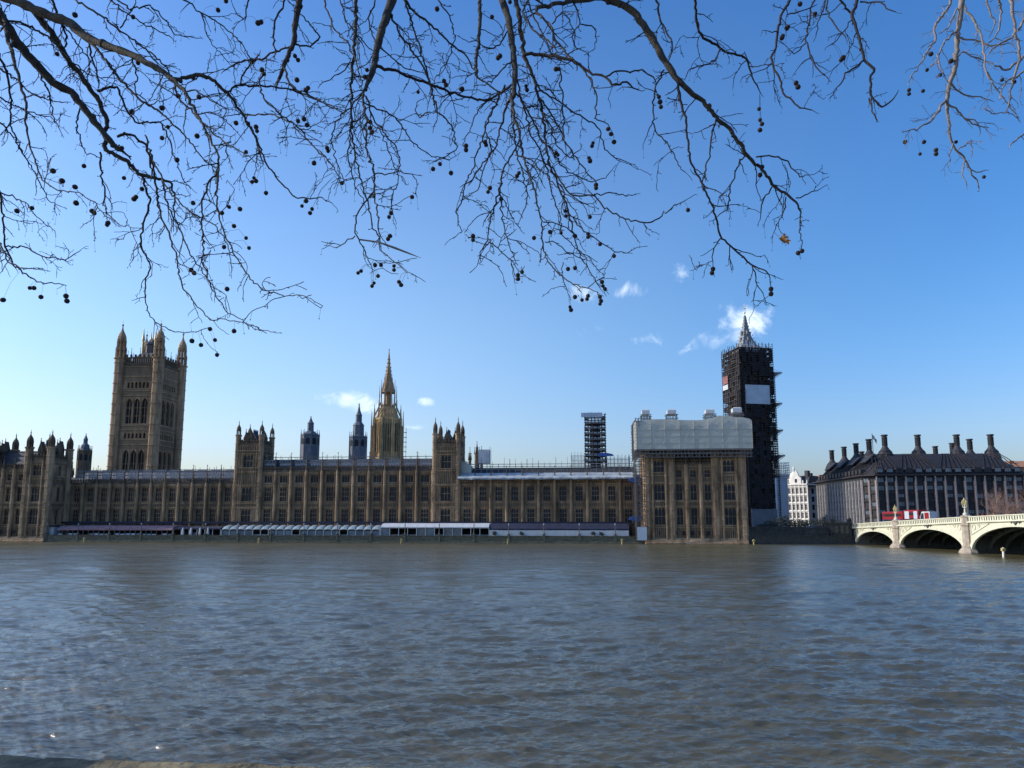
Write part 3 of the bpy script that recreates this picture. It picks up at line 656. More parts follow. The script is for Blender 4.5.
def central():
    Y = 360.0; z = lambda py: ZP(py, Y)
    e = empty('palace_spire', (tpx(388, 400)*Y, Y, 0), R(10), 'slender octagonal gothic spire tower of golden stone in the middle of the palace', 'tower')
    r = 7.0; zb, z1 = 20, z(419); mb = MB()
    mb.lathe(0, 0, [(r, zb), (r, z(460)), (r*1.06, z(459.5)), (r*1.06, z(458)), (r*.98, z(457.8)), (r*.98, z(422)), (r*1.05, z(421)), (r*1.05, z1), (r*.9, z1+.1), (r*.62, z(409)), (r*.5, z(406.5))], 8)
    for q in range(8):
        an = math.pi/8+q*math.pi/4; x, y = math.cos(an), math.sin(an)
        mb.lathe(x*r*1.02, y*r*1.02, [(1.0, zb), (1.0, z(430)), (.8, z(429)), (.75, z1)], 6)
        mb.lathe(x*r*1.02, y*r*1.02, pinn_prof(.7, z1, z(405)-z1), 4)
        mb.lathe(x*r*1.22, y*r*1.22, [(.55, zb), (.5, z(428))] , 4); mb.lathe(x*r*1.22, y*r*1.22, pinn_prof(.5, z(428), 8.5), 4)
        mb.tube([(x*r*1.22, y*r*1.22, z(430)), (x*r*1.0, y*r*1.0, z(424))], .3, 4)
        mb.tube([(x*r*.95, y*r*.95, z(415)), (x*r*.55, y*r*.55, z(403))], .28, 4)
        mb.lathe(x*r*.72, y*r*.72, pinn_prof(.4, z(416), 8), 4)
        xb, yb = math.cos(an+math.pi/8), math.sin(an+math.pi/8); mb.lathe(xb*r*.9, yb*r*.9, pinn_prof(.38, z1-.4, 5.5), 4); mb.lathe(xb*r*.66, yb*r*.66, pinn_prof(.36, z(415), 6), 4); mb.lathe(xb*r*.5, yb*r*.5, pinn_prof(.3, z(409), 6), 4)
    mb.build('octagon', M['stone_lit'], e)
    for q in range(8):                      # tall paired lights
        an = q*math.pi/4; wd = 1.25
        for k in (-1.5, -.5, .5, 1.5):
            x, y = r*.925*math.cos(an), r*.925*math.sin(an); tx, ty = -math.sin(an)*1.2*k, math.cos(an)*1.2*k
            w_ = MB(); hh = z(424)-z(452); w_.prism([(-.33, 0), (.33, 0), (.33, hh-1), (0, hh), (-.33, hh-1)], -.12, .12, 'y')
            if k > 0: w_.mi = 1; w_.box(-.9, -.62, -.45, .3, -.5, hh+.6); w_.box(-.34, .34, -.16, .16, hh*.5, hh*.5+.5)
            w_.build('window', [M['stone_dk'], M['stone_lit']], e, (x+tx, y+ty, z(452)), (0, 0, an+math.pi/2))
    mb = MB(); ru = 3.7; zu0, zu1 = z(407), z(391)
    mb.lathe(0, 0, [(ru*.45, zu0), (ru*.45, zu1)], 8)
    mb.lathe(0, 0, [(ru, zu0-.5), (ru, zu0+.8), (ru*.9, zu0+.9)], 8)
    mb.lathe(0, 0, [(ru, zu1-1.2), (ru*1.06, zu1-1), (ru*1.06, zu1), (ru*.9, zu1+.1), (ru*.78, z(384)), (ru*.66, z(382)), (ru*.62, z(379.5)), (ru*.52, z(379)), (1.15, z(368)), (1.3, z(367.9)), (1.3, z(367.3)), (.95, z(367)), (.42, z(355)), (.12, z(350.5)), (.35, z(350.3)), (.35, z(349.8)), (.05, z(348.5))], 8)
    for q in range(8):
        an = math.pi/8+q*math.pi/4; x, y = math.cos(an), math.sin(an)
        mb.lathe(x*ru*.98, y*ru*.98, [(.42, zu0), (.4, zu1)], 4); mb.lathe(x*ru*.98, y*ru*.98, pinn_prof(.38, zu1, 5.5), 4)
        mb.lathe(x*ru*1.25, y*ru*1.25, [(.3, z(409)), (.26, z(397))], 4); mb.lathe(x*ru*1.25, y*ru*1.25, pinn_prof(.3, z(397), 5.5), 4)
        mb.lathe(x*ru*.55, y*ru*.55, pinn_prof(.25, z(384), 4), 4)
        for f in range(6): # crockets on the spire
            rr = .75*2.2*(1-f/7); zz = z(379)+ (z(356)-z(379))*f/6; rr = 2.0*(1-f/6.5)+.2; mb.box(x*rr-.13, x*rr+.13, y*rr-.13, y*rr+.13, zz, zz+.4)
    mb.build('spire', M['vstone'], e)
    s = MB()                                # access scaffold down the right edge
    for k in range(2):
        s.tube([(r*1.35, -3+2.2*k, 22), (r*1.35, -3+2.2*k, z(428))], .09, 4)
    for i in range(12): zz = 24+i*(z(428)-24)/12; s.box(r*1.2, r*1.4, -3.1, -.7, zz, zz+.1)
    s.build('ladder_scaffold', M['pole'], e)
central()

def lantern_tower(px, Y, zlist, label, m, group=None, rot=0):
    e = empty('ventilation_turret', (tpx(px, 430)*Y, Y, 0), rot, label, 'turret', group)
    sc_ = Y/720
    body, cap = MB(), MB()
    w0, yb, w1, yt, caps = zlist
    z = lambda p: ZP(p, Y)
    r0, r1 = w0/2*sc_*1.05, w1/2*sc_
    body.lathe(0, 0, [(r0*1.05, 18), (r0*1.05, z(yb+9)), (r0, z(yb+8.6)), (r0, z(yb)+.01), (r0*1.08, z(yb)), (r0*1.08, z(yb)+.6), (r0*.95, z(yb)+.7)], 8)
    body.build('octagon', M[m], e)
    for q in range(8):
        an = q*math.pi/4; k = r0*math.cos(math.pi/8)
        w_ = MB(); hh = (z(yb)-z(yb+14))*.8; w_.prism([(-r0*.22, 0), (r0*.22, 0), (r0*.22, hh*.85), (0, hh), (-r0*.22, hh*.85)], -.06, .06, 'y')
        w_.build('louvre', M['dark'], e, (k*math.cos(an), k*math.sin(an), z(yb+13)), (0, 0, an+math.pi/2))
        an += math.pi/8
        body2 = MB(); body2.lathe(r0*math.cos(an), r0*math.sin(an), [(.28, 18), (.28, z(yb)+.2)], 4); body2.lathe(r0*math.cos(an), r0*math.sin(an), pinn_prof(.28, z(yb)+.2, 2.4), 4); body2.build('pinnacle', M[m], e)
    cap.lathe(0, 0, [(r0*.95, z(yb)+.6)] + [(rr*sc_/2, z(pp)) for rr, pp in caps], 8)
    cap.build('cap', M['lead'] if m != 'stone' else M['slate'], e)
    return e
lantern_tower(310.5, 300, (17, 436, 8, 430, [(15, 434), (9, 431.5), (6.5, 431), (6.2, 424), (7, 423.7), (6, 422.8), (4, 421.5), (2, 419), (.8, 417.2), (1.5, 417), (.3, 416)]), 'dark grey octagonal ventilation turret with short cupola left of the other one', 'lead')
lantern_tower(358.5, 300, (16.5, 438, 11, 428, [(12.5, 436), (11.5, 435.5), (11, 426), (12, 425.7), (9, 423.5), (6.5, 422), (6.3, 416), (7, 415.7), (5, 413.5), (2.6, 410), (1, 405.5), (1.6, 405.2), (.3, 403)]), 'dark grey three tiered ventilation turret just left of the golden spire', 'lead')
lantern_tower(86.5, 290, (11.5, 452, 8, 445, [(9, 449), (7.4, 445.5), (5.5, 444), (4, 443.5), (4, 440), (4.6, 439.7), (3, 438), (1, 435.5), (.3, 433)]), 'stone ventilation turret between the left pavilion and the great tower', 'stone_dk')
# clustered pinnacled turret right of the flanking tower
def stump(px, Y, yt, wpx, label, m='stone_dk', cat='turret', name='stone_turret'):
    e = empty(name, (tpx(px, 450)*Y, Y, 0), 0, label, cat); r = wpx/2*Y/720; z = lambda p: ZP(p, Y)
    mb = MB(); mb.lathe(0, 0, [(r, 18), (r, z(yt+14)), (r*1.1, z(yt+13.8)), (r*1.1, z(yt+13)), (r*.9, z(yt+12.8))], 8); mb.build('shaft', M[m], e)
    mb = MB(); mb.lathe(0, 0, pinn_prof(r*.62, z(yt+13), z(yt)-z(yt+13)), 8)
    for q in range(8):
        an = math.pi/8+q*math.pi/4; mb.lathe(r*math.cos(an), r*math.sin(an), pinn_prof(.26, z(yt+13), 2.8), 4)
    mb.build('pinnacle', M[m], e)
stump(477, 290, 441, 5, 'small stone turret beside the white box on the roof', 'stone_dk')
stump(481.5, 292, 446, 3.4, 'thin stone turret hard against the white box on the roof', 'stone_dk')
stump(470, 285, 447, 3, 'thin stone turret close behind the right flanking tower', 'stone_dk')
stump(440, 300, 428, 4, 'pinnacled stone turret rising behind the right flanking tower', 'stone_dk')
stump(74, 300, 462, 3, 'short stone turret just right of the left pavilion', 'stone_dk')
# white site box behind
e = empty('site_box', (tpx(484.5, 456)*288, 288, 0), TH, 'white sheeted box on the palace roof right of the flanking tower', 'cabin')
mb = MB(); mb.box(-2.2, 2.2, -2, 2, ZP(463.5, 288), ZP(450, 288)); mb.build('sheeting', M['white'], e)
mb = MB()
for x in (-2.4, 2.4):
    for y in (-2.2, 2.2): mb.tube([(x, y, 20), (x, y, ZP(447, 288))], .07, 4)
mb.build('frame', M['pole'], e)

# ------------------------------------------------------------------ scaffolding
def scaffold_mesh(mb, x0, x1, y0, y1, z0, z1, sx, sy, sz, r=.07, decks=True, rails=True, brace=True, faces='fblr', dm=1, ext=0):
    nx = max(1, round((x1-x0)/sx)); ny = max(1, round((y1-y0)/sy)); nz = max(1, round((z1-z0)/sz))
    xs = [x0+(x1-x0)*i/nx for i in range(nx+1)]; ys = [y0+(y1-y0)*i/ny for i in range(ny+1)]; zs = [z0+(z1-z0)*i/nz for i in range(nz+1)]
    mb.mi = 0
    pts = set()
    for x in xs: pts.add((x, y0)); pts.add((x, y1))
    for y in ys: pts.add((x0, y)); pts.add((x1, y))
    for (x, y) in pts: mb.box(x-r, x+r, y-r, y+r, z0, z1+ext*random.uniform(.3, 1))
    for z in zs:
        for dz in ((0, 1.0) if rails else (0,)):
            if z+dz > z1+.01: continue
            for y in (y0, y1): mb.box(x0-.4, x1+.4, y-r*1.6, y-r*1.1, z+dz-r, z+dz+r)
            for x in (x0, x1): mb.box(x+r*1.1, x+r*1.6, y0-.4, y1+.4, z+dz-r, z+dz+r)
    if brace:
        for j in range(nz):
            if random.random() < .6:
                i = random.randrange(nx); mb.tube([(xs[i], y0-r*2.2, zs[j]), (xs[i+1], y0-r*2.2, zs[j+1])], r*.8, 3)
            if random.random() < .6:
                i = random.randrange(ny); mb.tube([(x0-r*2.2, ys[i], zs[j]), (x0-r*2.2, ys[i+1], zs[j+1])], r*.8, 3)
    return xs, ys, zs
def ring_decks(mb, x0, x1, y0, y1, zs, w, m=0, t=.12):
    mb.mi = m
    for z in zs:
        mb.box(x0, x1, y0, y0+w, z, z+t); mb.box(x0, x1, y1-w, y1, z, z+t)
        mb.box(x0, x0+w, y0+w+.002, y1-w-.002, z, z+t); mb.box(x1-w, x1, y0+w+.002, y1-w-.002, z, z+t)

def clock():
    s = 15.9; rt = R(10.4); FL = Vector((tpx(739.5, 370)*303, 303, 0)); ca, sa = math.cos(rt), math.sin(rt)
    ctr = FL + Vector((ca, sa, 0))*s/2 + Vector((-sa, ca, 0))*s/2
    z = lambda p: ZP(p, 303); h = 6.2
    e = empty('clock_tower', ctr, rt, 'clock tower hidden in dark scaffolding, only its pale pointed spire showing', 'tower')
    mb = MB(); mb.box(-h, h, -h, h, 1, z(362))
    for k in range(-2, 3): mb.box(k*2.4-.3, k*2.4+.3, -h-.3, -h-.002, 3, z(364)); mb.box(-h-.3, -h-.002, k*2.4-.3, k*2.4+.3, 3, z(364))
    mb.build('shaft', M['stone_dk'], e)
    mb = MB(); zc = lambda p: ZP(p, ctr.y)
    mb.lathe(0, 0, [(h*1.3, z(362)), (h*1.2, zc(350)), (4.6, zc(346)), (3.9, zc(343.5)), (2.5, zc(337)), (1.7, zc(331)), (.95, zc(322)), (.4, zc(315.5))], 4, R(45))
    for q in range(4):
        a_ = R(45)+q*R(90)
        for f in np.linspace(0, 1, 9):
            rr = 3.6*(1-f)**1.3+.5; zz = zc(343)+(zc(318)-zc(343))*f; mb.box(rr*math.cos(a_)-.13, rr*math.cos(a_)+.13, rr*math.sin(a_)-.13, rr*math.sin(a_)+.13, zz, zz+.5)
    for q in range(4):
        a_ = q*R(90); 
        for f in (.05, .3): rr = 2.2*(1-f)+.3; zz = zc(343)+(zc(318)-zc(343))*f; mb.box(rr*math.cos(a_)-.5, rr*math.cos(a_)+.5, rr*math.sin(a_)-.5, rr*math.sin(a_)+.5, zz, zz+1.7)
    mb.build('spire', mat('pale_iron_spire', (.22, .22, .22), .6, .25, 1.5), e)
    mb = MB(); mb.tube([(0, 0, zc(316)), (0, 0, zc(303.5))], .13, 6)
    mb.lathe(0, 0, [(.1, zc(314)), (.5, zc(313)), (.5, zc(312.4)), (.1, zc(311.6))], 8); mb.lathe(0, 0, [(.1, zc(309.5)), (.75, zc(308.6)), (.1, zc(307.6))], 6); mb.box(-.65, .65, -.07, .07, zc(306.6), zc(306.1)); mb.box(-.07, .07, -.65, .65, zc(306.6), zc(306.1))
    mb.build('finial', M['cream'], e)
    # scaffold
    sf = empty('tower_scaffolding', ctr, rt, 'tall dark scaffolding wrapped round the clock tower with flat guard fans', 'scaffolding')
    a_ = s/2; fr = MB(); z0, zt = 2.0, z(347)
    xs, ys, zs = scaffold_mesh(fr, -a_, a_, -a_, a_, z0, zt, 1.6, 1.6, 2.05, .1, ext=2.8)
    scaffold_mesh(fr, -a_+1.5, a_-1.5, -a_+1.5, a_-1.5, z0, zt, 2.4, 2.4, 2.05, .09, rails=False, ext=2)
    # stair bay
    scaffold_mesh(fr, a_-2.2, a_-.1, -a_-.9, -a_+1.2, z0, z(372), 2.1, 2.1, 2.05, .09)
    scaffold_mesh(fr, -a_-.7, -a_+1.7, -a_-.9, -a_+1.2, z0, z(390), 2.1, 2.1, 2.05, .09)
    fr.build('frame', M['net'], sf)
    dk = MB(); ring_decks(dk, -a_, a_, -a_, a_, zs[1:], 1.45); dk.build('decking', M['plank'], sf)
    # netting: dark panels hung bay by bay at slightly different depths
    rn = random.Random(5); np_ = MB(); nl_ = MB()
    for fi in range(3):
        for j in range(len(zs)-1):
            for i in range(len(xs)-1):
                if zs[j] > z(352) and rn.random() < .5: continue
                if rn.random() < (.30 if fi != 2 else .12): continue
                dd = -.16*rn.random(); t_ = rn.uniform(-.2, .25)
                za, zb = zs[j]+.2+t_*.3, zs[j+1]-.15+t_*.2
                if fi == 0: np_.box(xs[i]+.02, xs[i+1]-.02, -a_+.25+dd, -a_+.28+dd, za, zb)
                elif fi == 1: nl_.box(-a_+.25+dd, -a_+.28+dd, ys[i]+.02, ys[i+1]-.02, za, zb)
                else: np_.box(-a_+1.7, a_-1.7, (-a_+1.75), -a_+1.8, za, zb) if i == 0 else None
    np_.build('netting', M['net'], sf); nl_.build('netting', M['net'], sf)
    for py, px_out, w_ in ((372, 4.0, 12), (403, 3.3, 10), (430, 3.1, 9), (455.5, 3.5, 10)):
        f = MB(); zz = z(py)
        f.prism([(a_, zz-1.6), (a_+px_out, zz+.35), (a_+px_out, zz+.5), (a_, zz+.5)], -a_-.5, -a_+w_, 'y')
        for y in np.linspace(-a_-.4, -a_+w_, 5): f.tube([(a_, y, zz-2.4), (a_+px_out, y, zz+.2)], .12, 4); f.tube([(a_, y, zz+1.6), (a_+px_out, y, zz+.45)], .06, 4)
        f.build('guard_fan', M['pole'], sf)
    def sheetp(pxa, pxb, pya, pyb, mt, name, side='f'):
        m_ = MB()
        if side == 'f':
            x0 = -a_+ (pxa-740)/34*s; x1 = -a_+(pxb-740)/34*s; n = 8
            for i in range(n):
                q0, q1 = x0+(x1-x0)*i/n, x0+(x1-x0)*(i+1)/n; m_.box(q0, q1, -a_-.42-.04*(i % 2), -a_-.36-.04*(i % 2), z(pyb), z(pya))
        else:
            y0 = a_-(pxa-722)/18*s; y1 = a_-(pxb-722)/18*s; m_.box(-a_-.42, -a_-.36, min(y0, y1), max(y0, y1), z(pyb), z(pya))
        m_.build(name, M[mt], sf)
    sheetp(744.5, 769, 384.5, 403.5, 'hoard', 'white_sheet'); sheetp(723, 728.5, 371, 379, 'redb', 'red_banner', 'l'); sheetp(723, 728.5, 380, 385, 'white', 'white_banner', 'l')
    pass
    # spikes of loose poles on the top
    t_ = MB()
    for i in range(26):
        x = rn.uniform(-a_, a_); y = rn.choice((-a_, a_)); t_.tube([(x, y, zt-1), (x+rn.uniform(-.1, .1), y, zt+rn.uniform(1, 3.6))], .07, 4)
    for k in range(3): t_.box(-a_, a_, -a_-.05, -a_+.05, zt+.9+k*.8, zt+1.0+k*.8) if k < 2 else None
    t_.build('standards', M['hoard'], sf)
    # hoarding below
    hb = empty('site_hoarding', (0, 0, 0), 0, 'tall pale blank hoarding wall at the foot of the scaffolded clock tower', 'hoarding')
    m_ = MB(); A = Vector((tpx(752)*298, 298, 0)); B = Vector((tpx(777.5)*304, 304, 0)); D = Vector((tpx(789.5)*312, 312, 0))
    def wallseg(p, q, zt_, t=.3):
        d = (q-p).normalized(); n_ = Vector((-d.y, d.x, 0))*t; L = (q-p).length; k = max(1, int(L/2.4))
        for i in range(k):
            a0 = p+d*(L*i/k+.015); a1 = p+d*(L*(i+1)/k-.015); j = n_*(.15*(i % 2))
            m_.add([(v.x, v.y, zz) for zz in (1, zt_) for v in (a0+j, a1+j, a1+n_, a0+n_)], [(0, 3, 2, 1), (4, 5, 6, 7), (0, 1, 5, 4), (1, 2, 6, 5), (2, 3, 7, 6), (3, 0, 4, 7)])
    wallseg(A, B, ZP(509, 300)); m_.build('low_panel', mat('grey_hoarding', (.13, .15, .17), .8, .2, .4), hb); m_ = MB()
    wallseg(B+Vector((.1, 0, 0)), D, ZP(478.5, 308), .5); wallseg(D+Vector((-.25, .3, 0)), D+Vector((-6, 16, 0)), ZP(478.5, 308), .5); m_.build('tall_panel', M['hoard'], hb)
    m_ = MB(); scaffold_mesh(m_, B.x+.3, D.x-1.5, 306, 312, ZP(478, 308), ZP(463, 308), 1.5, 2, 2, .1); 
    m_.build('stair_head', M['hoard'], hb)
clock()
def stair_scaffold():                       # open scaffold tower behind the north wing
    Y = 300.0; e = empty('scaffold_tower', (tpx(595.2, 440)*Y, Y, 0), TH, 'free standing open scaffold tower of white boarded decks on the roof, right of centre', 'scaffolding')
    z = lambda p: ZP(p, Y); a_ = 4.2; m_ = MB()
    nz = 8; z0, z1 = z(462), z(419.5)
    xs, ys, zs = scaffold_mesh(m_, -a_, a_, -a_, a_, 22, z1+1.5, 1.4, 1.4, (z1-z0)/nz/1.0, .1, ext=1.2); scaffold_mesh(m_, -a_+1.3, a_-1.3, -a_+1.3, a_-1.3, 22, z1, 1.6, 1.6, 2.2, .09)
    m_.build('frame', M['net'], e)
    d_ = MB(); lv = [z0+(z1-z0)*i/nz for i in range(nz+1)]
    for zz in lv:
        d_.box(-a_, a_, -a_, -a_+1.2, zz, zz+.12); d_.box(-a_, a_, a_-1.2, a_, zz, zz+.12); d_.box(-a_, -a_+1.2, -a_+1.21, a_-1.21, zz, zz+.12); d_.box(a_-1.2, a_, -a_+1.21, a_-1.21, zz, zz+.12)
        for k in range(5):
            x = -a_+.1+k*(2*a_/5); d_.box(x, x+1.35, -a_-.13, -a_-.1, zz+.12, zz+.95)
    d_.build('decking', M['plankw'], e)
    c_ = MB(); c_.lathe(0, 0, [(2.4, 18), (2.4, z(425)), (2.9, z(424.8)), (2.9, z(424)), (2.2, z(423))], 8); c_.build('chimney', M['net'], e)
    t_ = MB(); t_.box(-a_-1.6, a_-1.2, -a_-.3, -a_-.2, z(418.5), z(414.2)); 
    for k in range(7): t_.box(-a_-1.6+k*1.2, -a_-1.5+k*1.2, -a_-.4, -a_-.31, z(420), z(412.8))
    t_.build('top_screen', M['hoard'], e)
    b_ = MB(); b_.prism([(a_-3, z(457.5)), (a_+3.4, z(457)), (a_+2.6, z(455)), (a_, z(453.8)), (a_-3, z(454))], -a_-.6, -a_-.4, 'y'); b_.build('blue_tarpaulin', M['blue'], e)
    # surrounding low scaffold
    f = MB(); scaffold_mesh(f, -10, -a_-.5, -3, 3, 20, z(456), 1.3, 2, 1.6, .07, ext=2); f.build('low_frame', M['plankw'], e); f = MB(); scaffold_mesh(f, a_+.5, 14, -3, 3, 20, z(459), 1.5, 2, 1.6, .07, ext=2); f.build('low_frame', M['plankw'], e)
stair_scaffold()
# thin rails and loose standards along the roofs
def rail_scaffold(u0, u1, v, z0, z1, label, step=2.6, m='pole', seed=1, ext=1.4):
    rn = random.Random(seed); e = empty('roof_scaffolding', (0, PD, 0), TH, label, 'scaffolding'); m_ = MB(); n = int((u1-u0)/step)
    for i in range(n+1):
        u = u0+(u1-u0)*i/n
        for vv in (v, v+1.5): m_.box(u-.05, u+.05, vv-.05, vv+.05, z0, z1+ext*rn.random()**2)
    for zz in (z1-.05, z1-.9, z1-1.9):
        if zz > z0: m_.box(u0, u1, v-.12, v-.055, zz-.05, zz+.05); m_.box(u0, u1, v+1.56, v+1.62, zz-.05, zz+.05)
    m_.build('tubes', M[m], e)
    d_ = MB()
    for i in range(0, n): 
        if rn.random() < .85: d_.box(u0+(u1-u0)*i/n+.03, u0+(u1-u0)*(i+1)/n-.03, v+.1, v+1.4, z1-2.0, z1-1.93)
    d_.build('boards', M['plank'], e)
rail_scaffold(us0+1, us1-1, 2.2, 20.5, ZP(469.5, 250), 'thin scaffold rails along the ridge of the left wing', seed=2)
rail_scaffold(uc0+.5, uc1-.5, 2.4, 24.5, ZP(457, 246), 'thin scaffold rails above the battlements of the centre block', seed=3)
rail_scaffold(un0+1, un1-1, 3.2, 21.5, ZP(464, 241), 'scaffold rails and pale boards on the roof of the right wing', m='plankw', step=1.9, seed=4, ext=2.6)
# strip of pale sheeting over the north wing eaves
e = empty('eaves_sheeting', (0, PD, 0), TH, 'long strip of pale grey sheeting covering the eaves of the right wing', 'sheeting')
m_ = MB(); za, zb = ZP(479.3, 236), ZP(472.8, 238); n = 70
vs = []; fs = []
for i in range(n+1):
    u = un0-.4+(un1-un0+.4)*i/n; j = .06*math.sin(i*1.7)+.05*math.sin(i*.63)
    vs += [(u, -2.2+j, za+.08*math.sin(i*.9)), (u, -2.2+j, za+.45), (u, 1.2, zb+.03*math.sin(i*1.1)), (u, 1.3, zb-.25)]
for i in range(n):
    for k in range(3): a_ = i*4+k; fs.append((a_, a_+4, a_+5, a_+1))
    fs.append((i*4+3, i*4+7, i*4+4, i*4))
m_.add(vs, fs); m_.build('sheet', M['sheet2'], e, smooth=False)
m_ = MB()
for i in range(40): u = un0+(un1-un0)*i/39; m_.tube([(u, -2.1, za+.1), (u, .5, za-1.2)], .05, 4)
m_.box(un0, un1, -2.25, -2.15, za-.25, za-.12); m_.build('frame', M['pole'], e)
# sheeted gable left of it
e = empty('canvas_shelter', (0, PD, 0), TH, 'small white canvas shelter beside the right flanking tower', 'shelter')
m_ = MB(); u0 = un0+.2; m_.prism([(u0, ZP(473, 240)), (u0+3.4, ZP(473, 240)), (u0+3.6, ZP(466, 240)), (u0+1.6, ZP(462, 240)), (u0, ZP(461, 240))], 1.35, 5, 'y'); m_.build('canvas', M['sheet'], e)
m_ = MB(); m_.tube([(u0-2, 1.2, ZP(457, 240)), (u0+4.4, 1.2, ZP(465, 240))], .16, 4); m_.build('ridge_pole', M['pole'], e)

# temporary roof over the north pavilion
e = empty('temporary_roof', (0, PD, 0), TH, 'huge box of wrinkled pale sheeting covering the top of the right pavilion', 'temporary roof')
ca0, ca1 = U(636.3, -12.5, 435), U(752.6, -12.5, 435)
zt = [(0, 421.5), (.05, 421), (.16, 419.8), (.3, 420), (.42, 421), (.58, 421.2), (.68, 418.6), (.72, 417), (.8, 417.3), (.86, 418.6), (.93, 419), (.985, 420.5), (1, 422)]
def ztop(f):
    for (a0, b0), (a1, b1) in zip(zt, zt[1:]):
        if f <= a1: return ZP(b0+(b1-b0)*(f-a0)/(a1-a0), 222)
    return ZP(422, 222)
zb_ = ZP(449.5, 222); n = 90; mrows = 14; vs = []; fs = []; rn = random.Random(9)
for i in range(n+1):
    f = i/n; u = ca0+(ca1-ca0)*f
    col = []
    for k in range(mrows+1):
        g_ = k/mrows; zz = zb_+(ztop(f)-zb_)*g_; col.append((u, -12.5+.35*g_**4+.015*math.sin(i*.31+.5*math.sin(k*.7))+.008*math.sin(k*1.3+.9*math.sin(i*.13))+rn.uniform(-.005, .005), zz))
    zt_ = ztop(f); col += [(u, -4, zt_+.6), (u, -2, zt_-.3), (u, -2, zb_)]
    vs += col
mm = mrows+4
for i in range(n):
    for k in range(mm-1): a_ = i*mm+k; fs.append((a_, a_+mm, a_+mm+1, a_+1))
    fs.append((i*mm+mm-1, i*mm+2*mm-1, i*mm+mm, i*mm))
fs.append(tuple(range(mm))); fs.append(tuple(n*mm+k for k in range(mm-1, -1, -1)))
m_ = MB(); m_.add(vs, fs)
for k in range(9):
    u = ca0+.1+(ca1-ca0-.2)*k/8; f = (u-ca0)/(ca1-ca0); m_.box(u-.025, u+.025, -12.56, -12.4, zb_, ztop(f)-.4)
for zz in (1.8, 3.9, 6.0): m_.box(ca0+.1, ca1-.1, -12.55, -12.4, zb_+zz, zb_+zz+.05)
m_.build('sheeting', M['sheet'], e)
m_ = MB(); scaffold_mesh(m_, ca0+.5, ca1-.5, -12.2, -10.9, ZP(457.5, 222), zb_-.02, 1.1, 1.3, 1.1, .07)
for i in range(28): u = ca0+.5+(ca1-ca0-1)*i/28; m_.tube([(u, -12.35, ZP(457, 222)), (u+(ca1-ca0-1)/28, -12.35, zb_)] if i % 2 else [(u, -12.35, zb_), (u+(ca1-ca0-1)/28, -12.35, ZP(457, 222))], .07, 4)
m_.box(ca0+.3, ca1-.3, -12.6, -12.42, zb_-.5, zb_-.1); m_.build('truss', M['pole'], e)
m_ = MB(); scaffold_mesh(m_, ca0, ca0+.9, -12.2, 6, ZP(457, 222), ZP(419, 222), .9, 2, 2, .07, ext=.5); m_.build('end_frame', M['pole'], e)
m_ = MB()
for i in range(30):
    f = rn.uniform(.7, 1); u = ca0+(ca1-ca0)*f; zz = ztop(f); m_.tube([(u, -3, zz-.2), (u, -3, zz+rn.uniform(.4, 1.8))], .06, 4)
m_.build('standards', M['pole'], e)
for px, py0, py1, w_, lb in ((645.5, 421.5, 409.8, 9, 'leftmost'), (671.3, 421, 410, 10, 'second from left'), (709.5, 421.5, 410.2, 10, 'third from left'), (736.5, 418, 409, 10.5, 'rightmost')):
    q = empty('hoist_box', (0, PD, 0), TH, 'white box on a scaffold cradle on the sheeted roof, %s of the four' % lb, 'box', 'white boxes on top of the sheeted roof')
    u = U(px, -6, 415); hw = w_/2*.315; m_ = MB(); za, zb2 = ZP(415.2 if px < 730 else 414.5, 227), ZP(py1+1, 227)
    m_.box(u-hw*.85, u+hw*.85, -7.4, -4.6, za, zb2); m_.frus((u-hw*.85, u+hw*.85, -7.4, -4.6), (u-hw*.6, u+hw*.6, -7, -5), zb2+.001, zb2+.35); m_.build('tank', M['white'], q)
    m_ = MB(); scaffold_mesh(m_, u-hw, u+hw, -7.6, -4.4, ZP(py0+1.5, 227), za-.02, 1.0, 1.6, 1.0, .07); m_.build('cradle', M['pole'], q)
# lattice stair scaffold at its left foot, tube legs and hoarding
e = empty('stair_scaffolding', (0, PD, 0), TH, 'narrow lattice scaffold climbing the left edge of the right pavilion', 'scaffolding')
m_ = MB(); scaffold_mesh(m_, U(636, -11, 500), U(644.6, -11, 500), -11.6, -9, 1.2, zb_-.1, 1.2, 1.3, 1.55, .065)
scaffold_mesh(m_, U(636, -11, 500), U(644.6, -11, 500), -8.4, -2, 1.2, ZP(462, 226), 1.2, 2, 2, .06); m_.build('frame', M['pole'], e)
m_ = MB(); m_.box(U(637, -11), U(646.5, -12.3), -12.3, -11.9, 1.2, ZP(527, 224)); m_.build('hoarding_panel', M['hoard'], e)
for py in (481, 519.5):
    m_ = MB(); zz = ZP(py, 230); a0, a1 = U(628, -4), U(638, -4); m_.prism([(a0, zz), (a1, zz-.9), (a1+1.5, zz+.6), (a1, zz+1.3), (a0+1, zz+.9)], -6, -4, 'y'); m_.build('blue_tarpaulin', M['blue'], e)
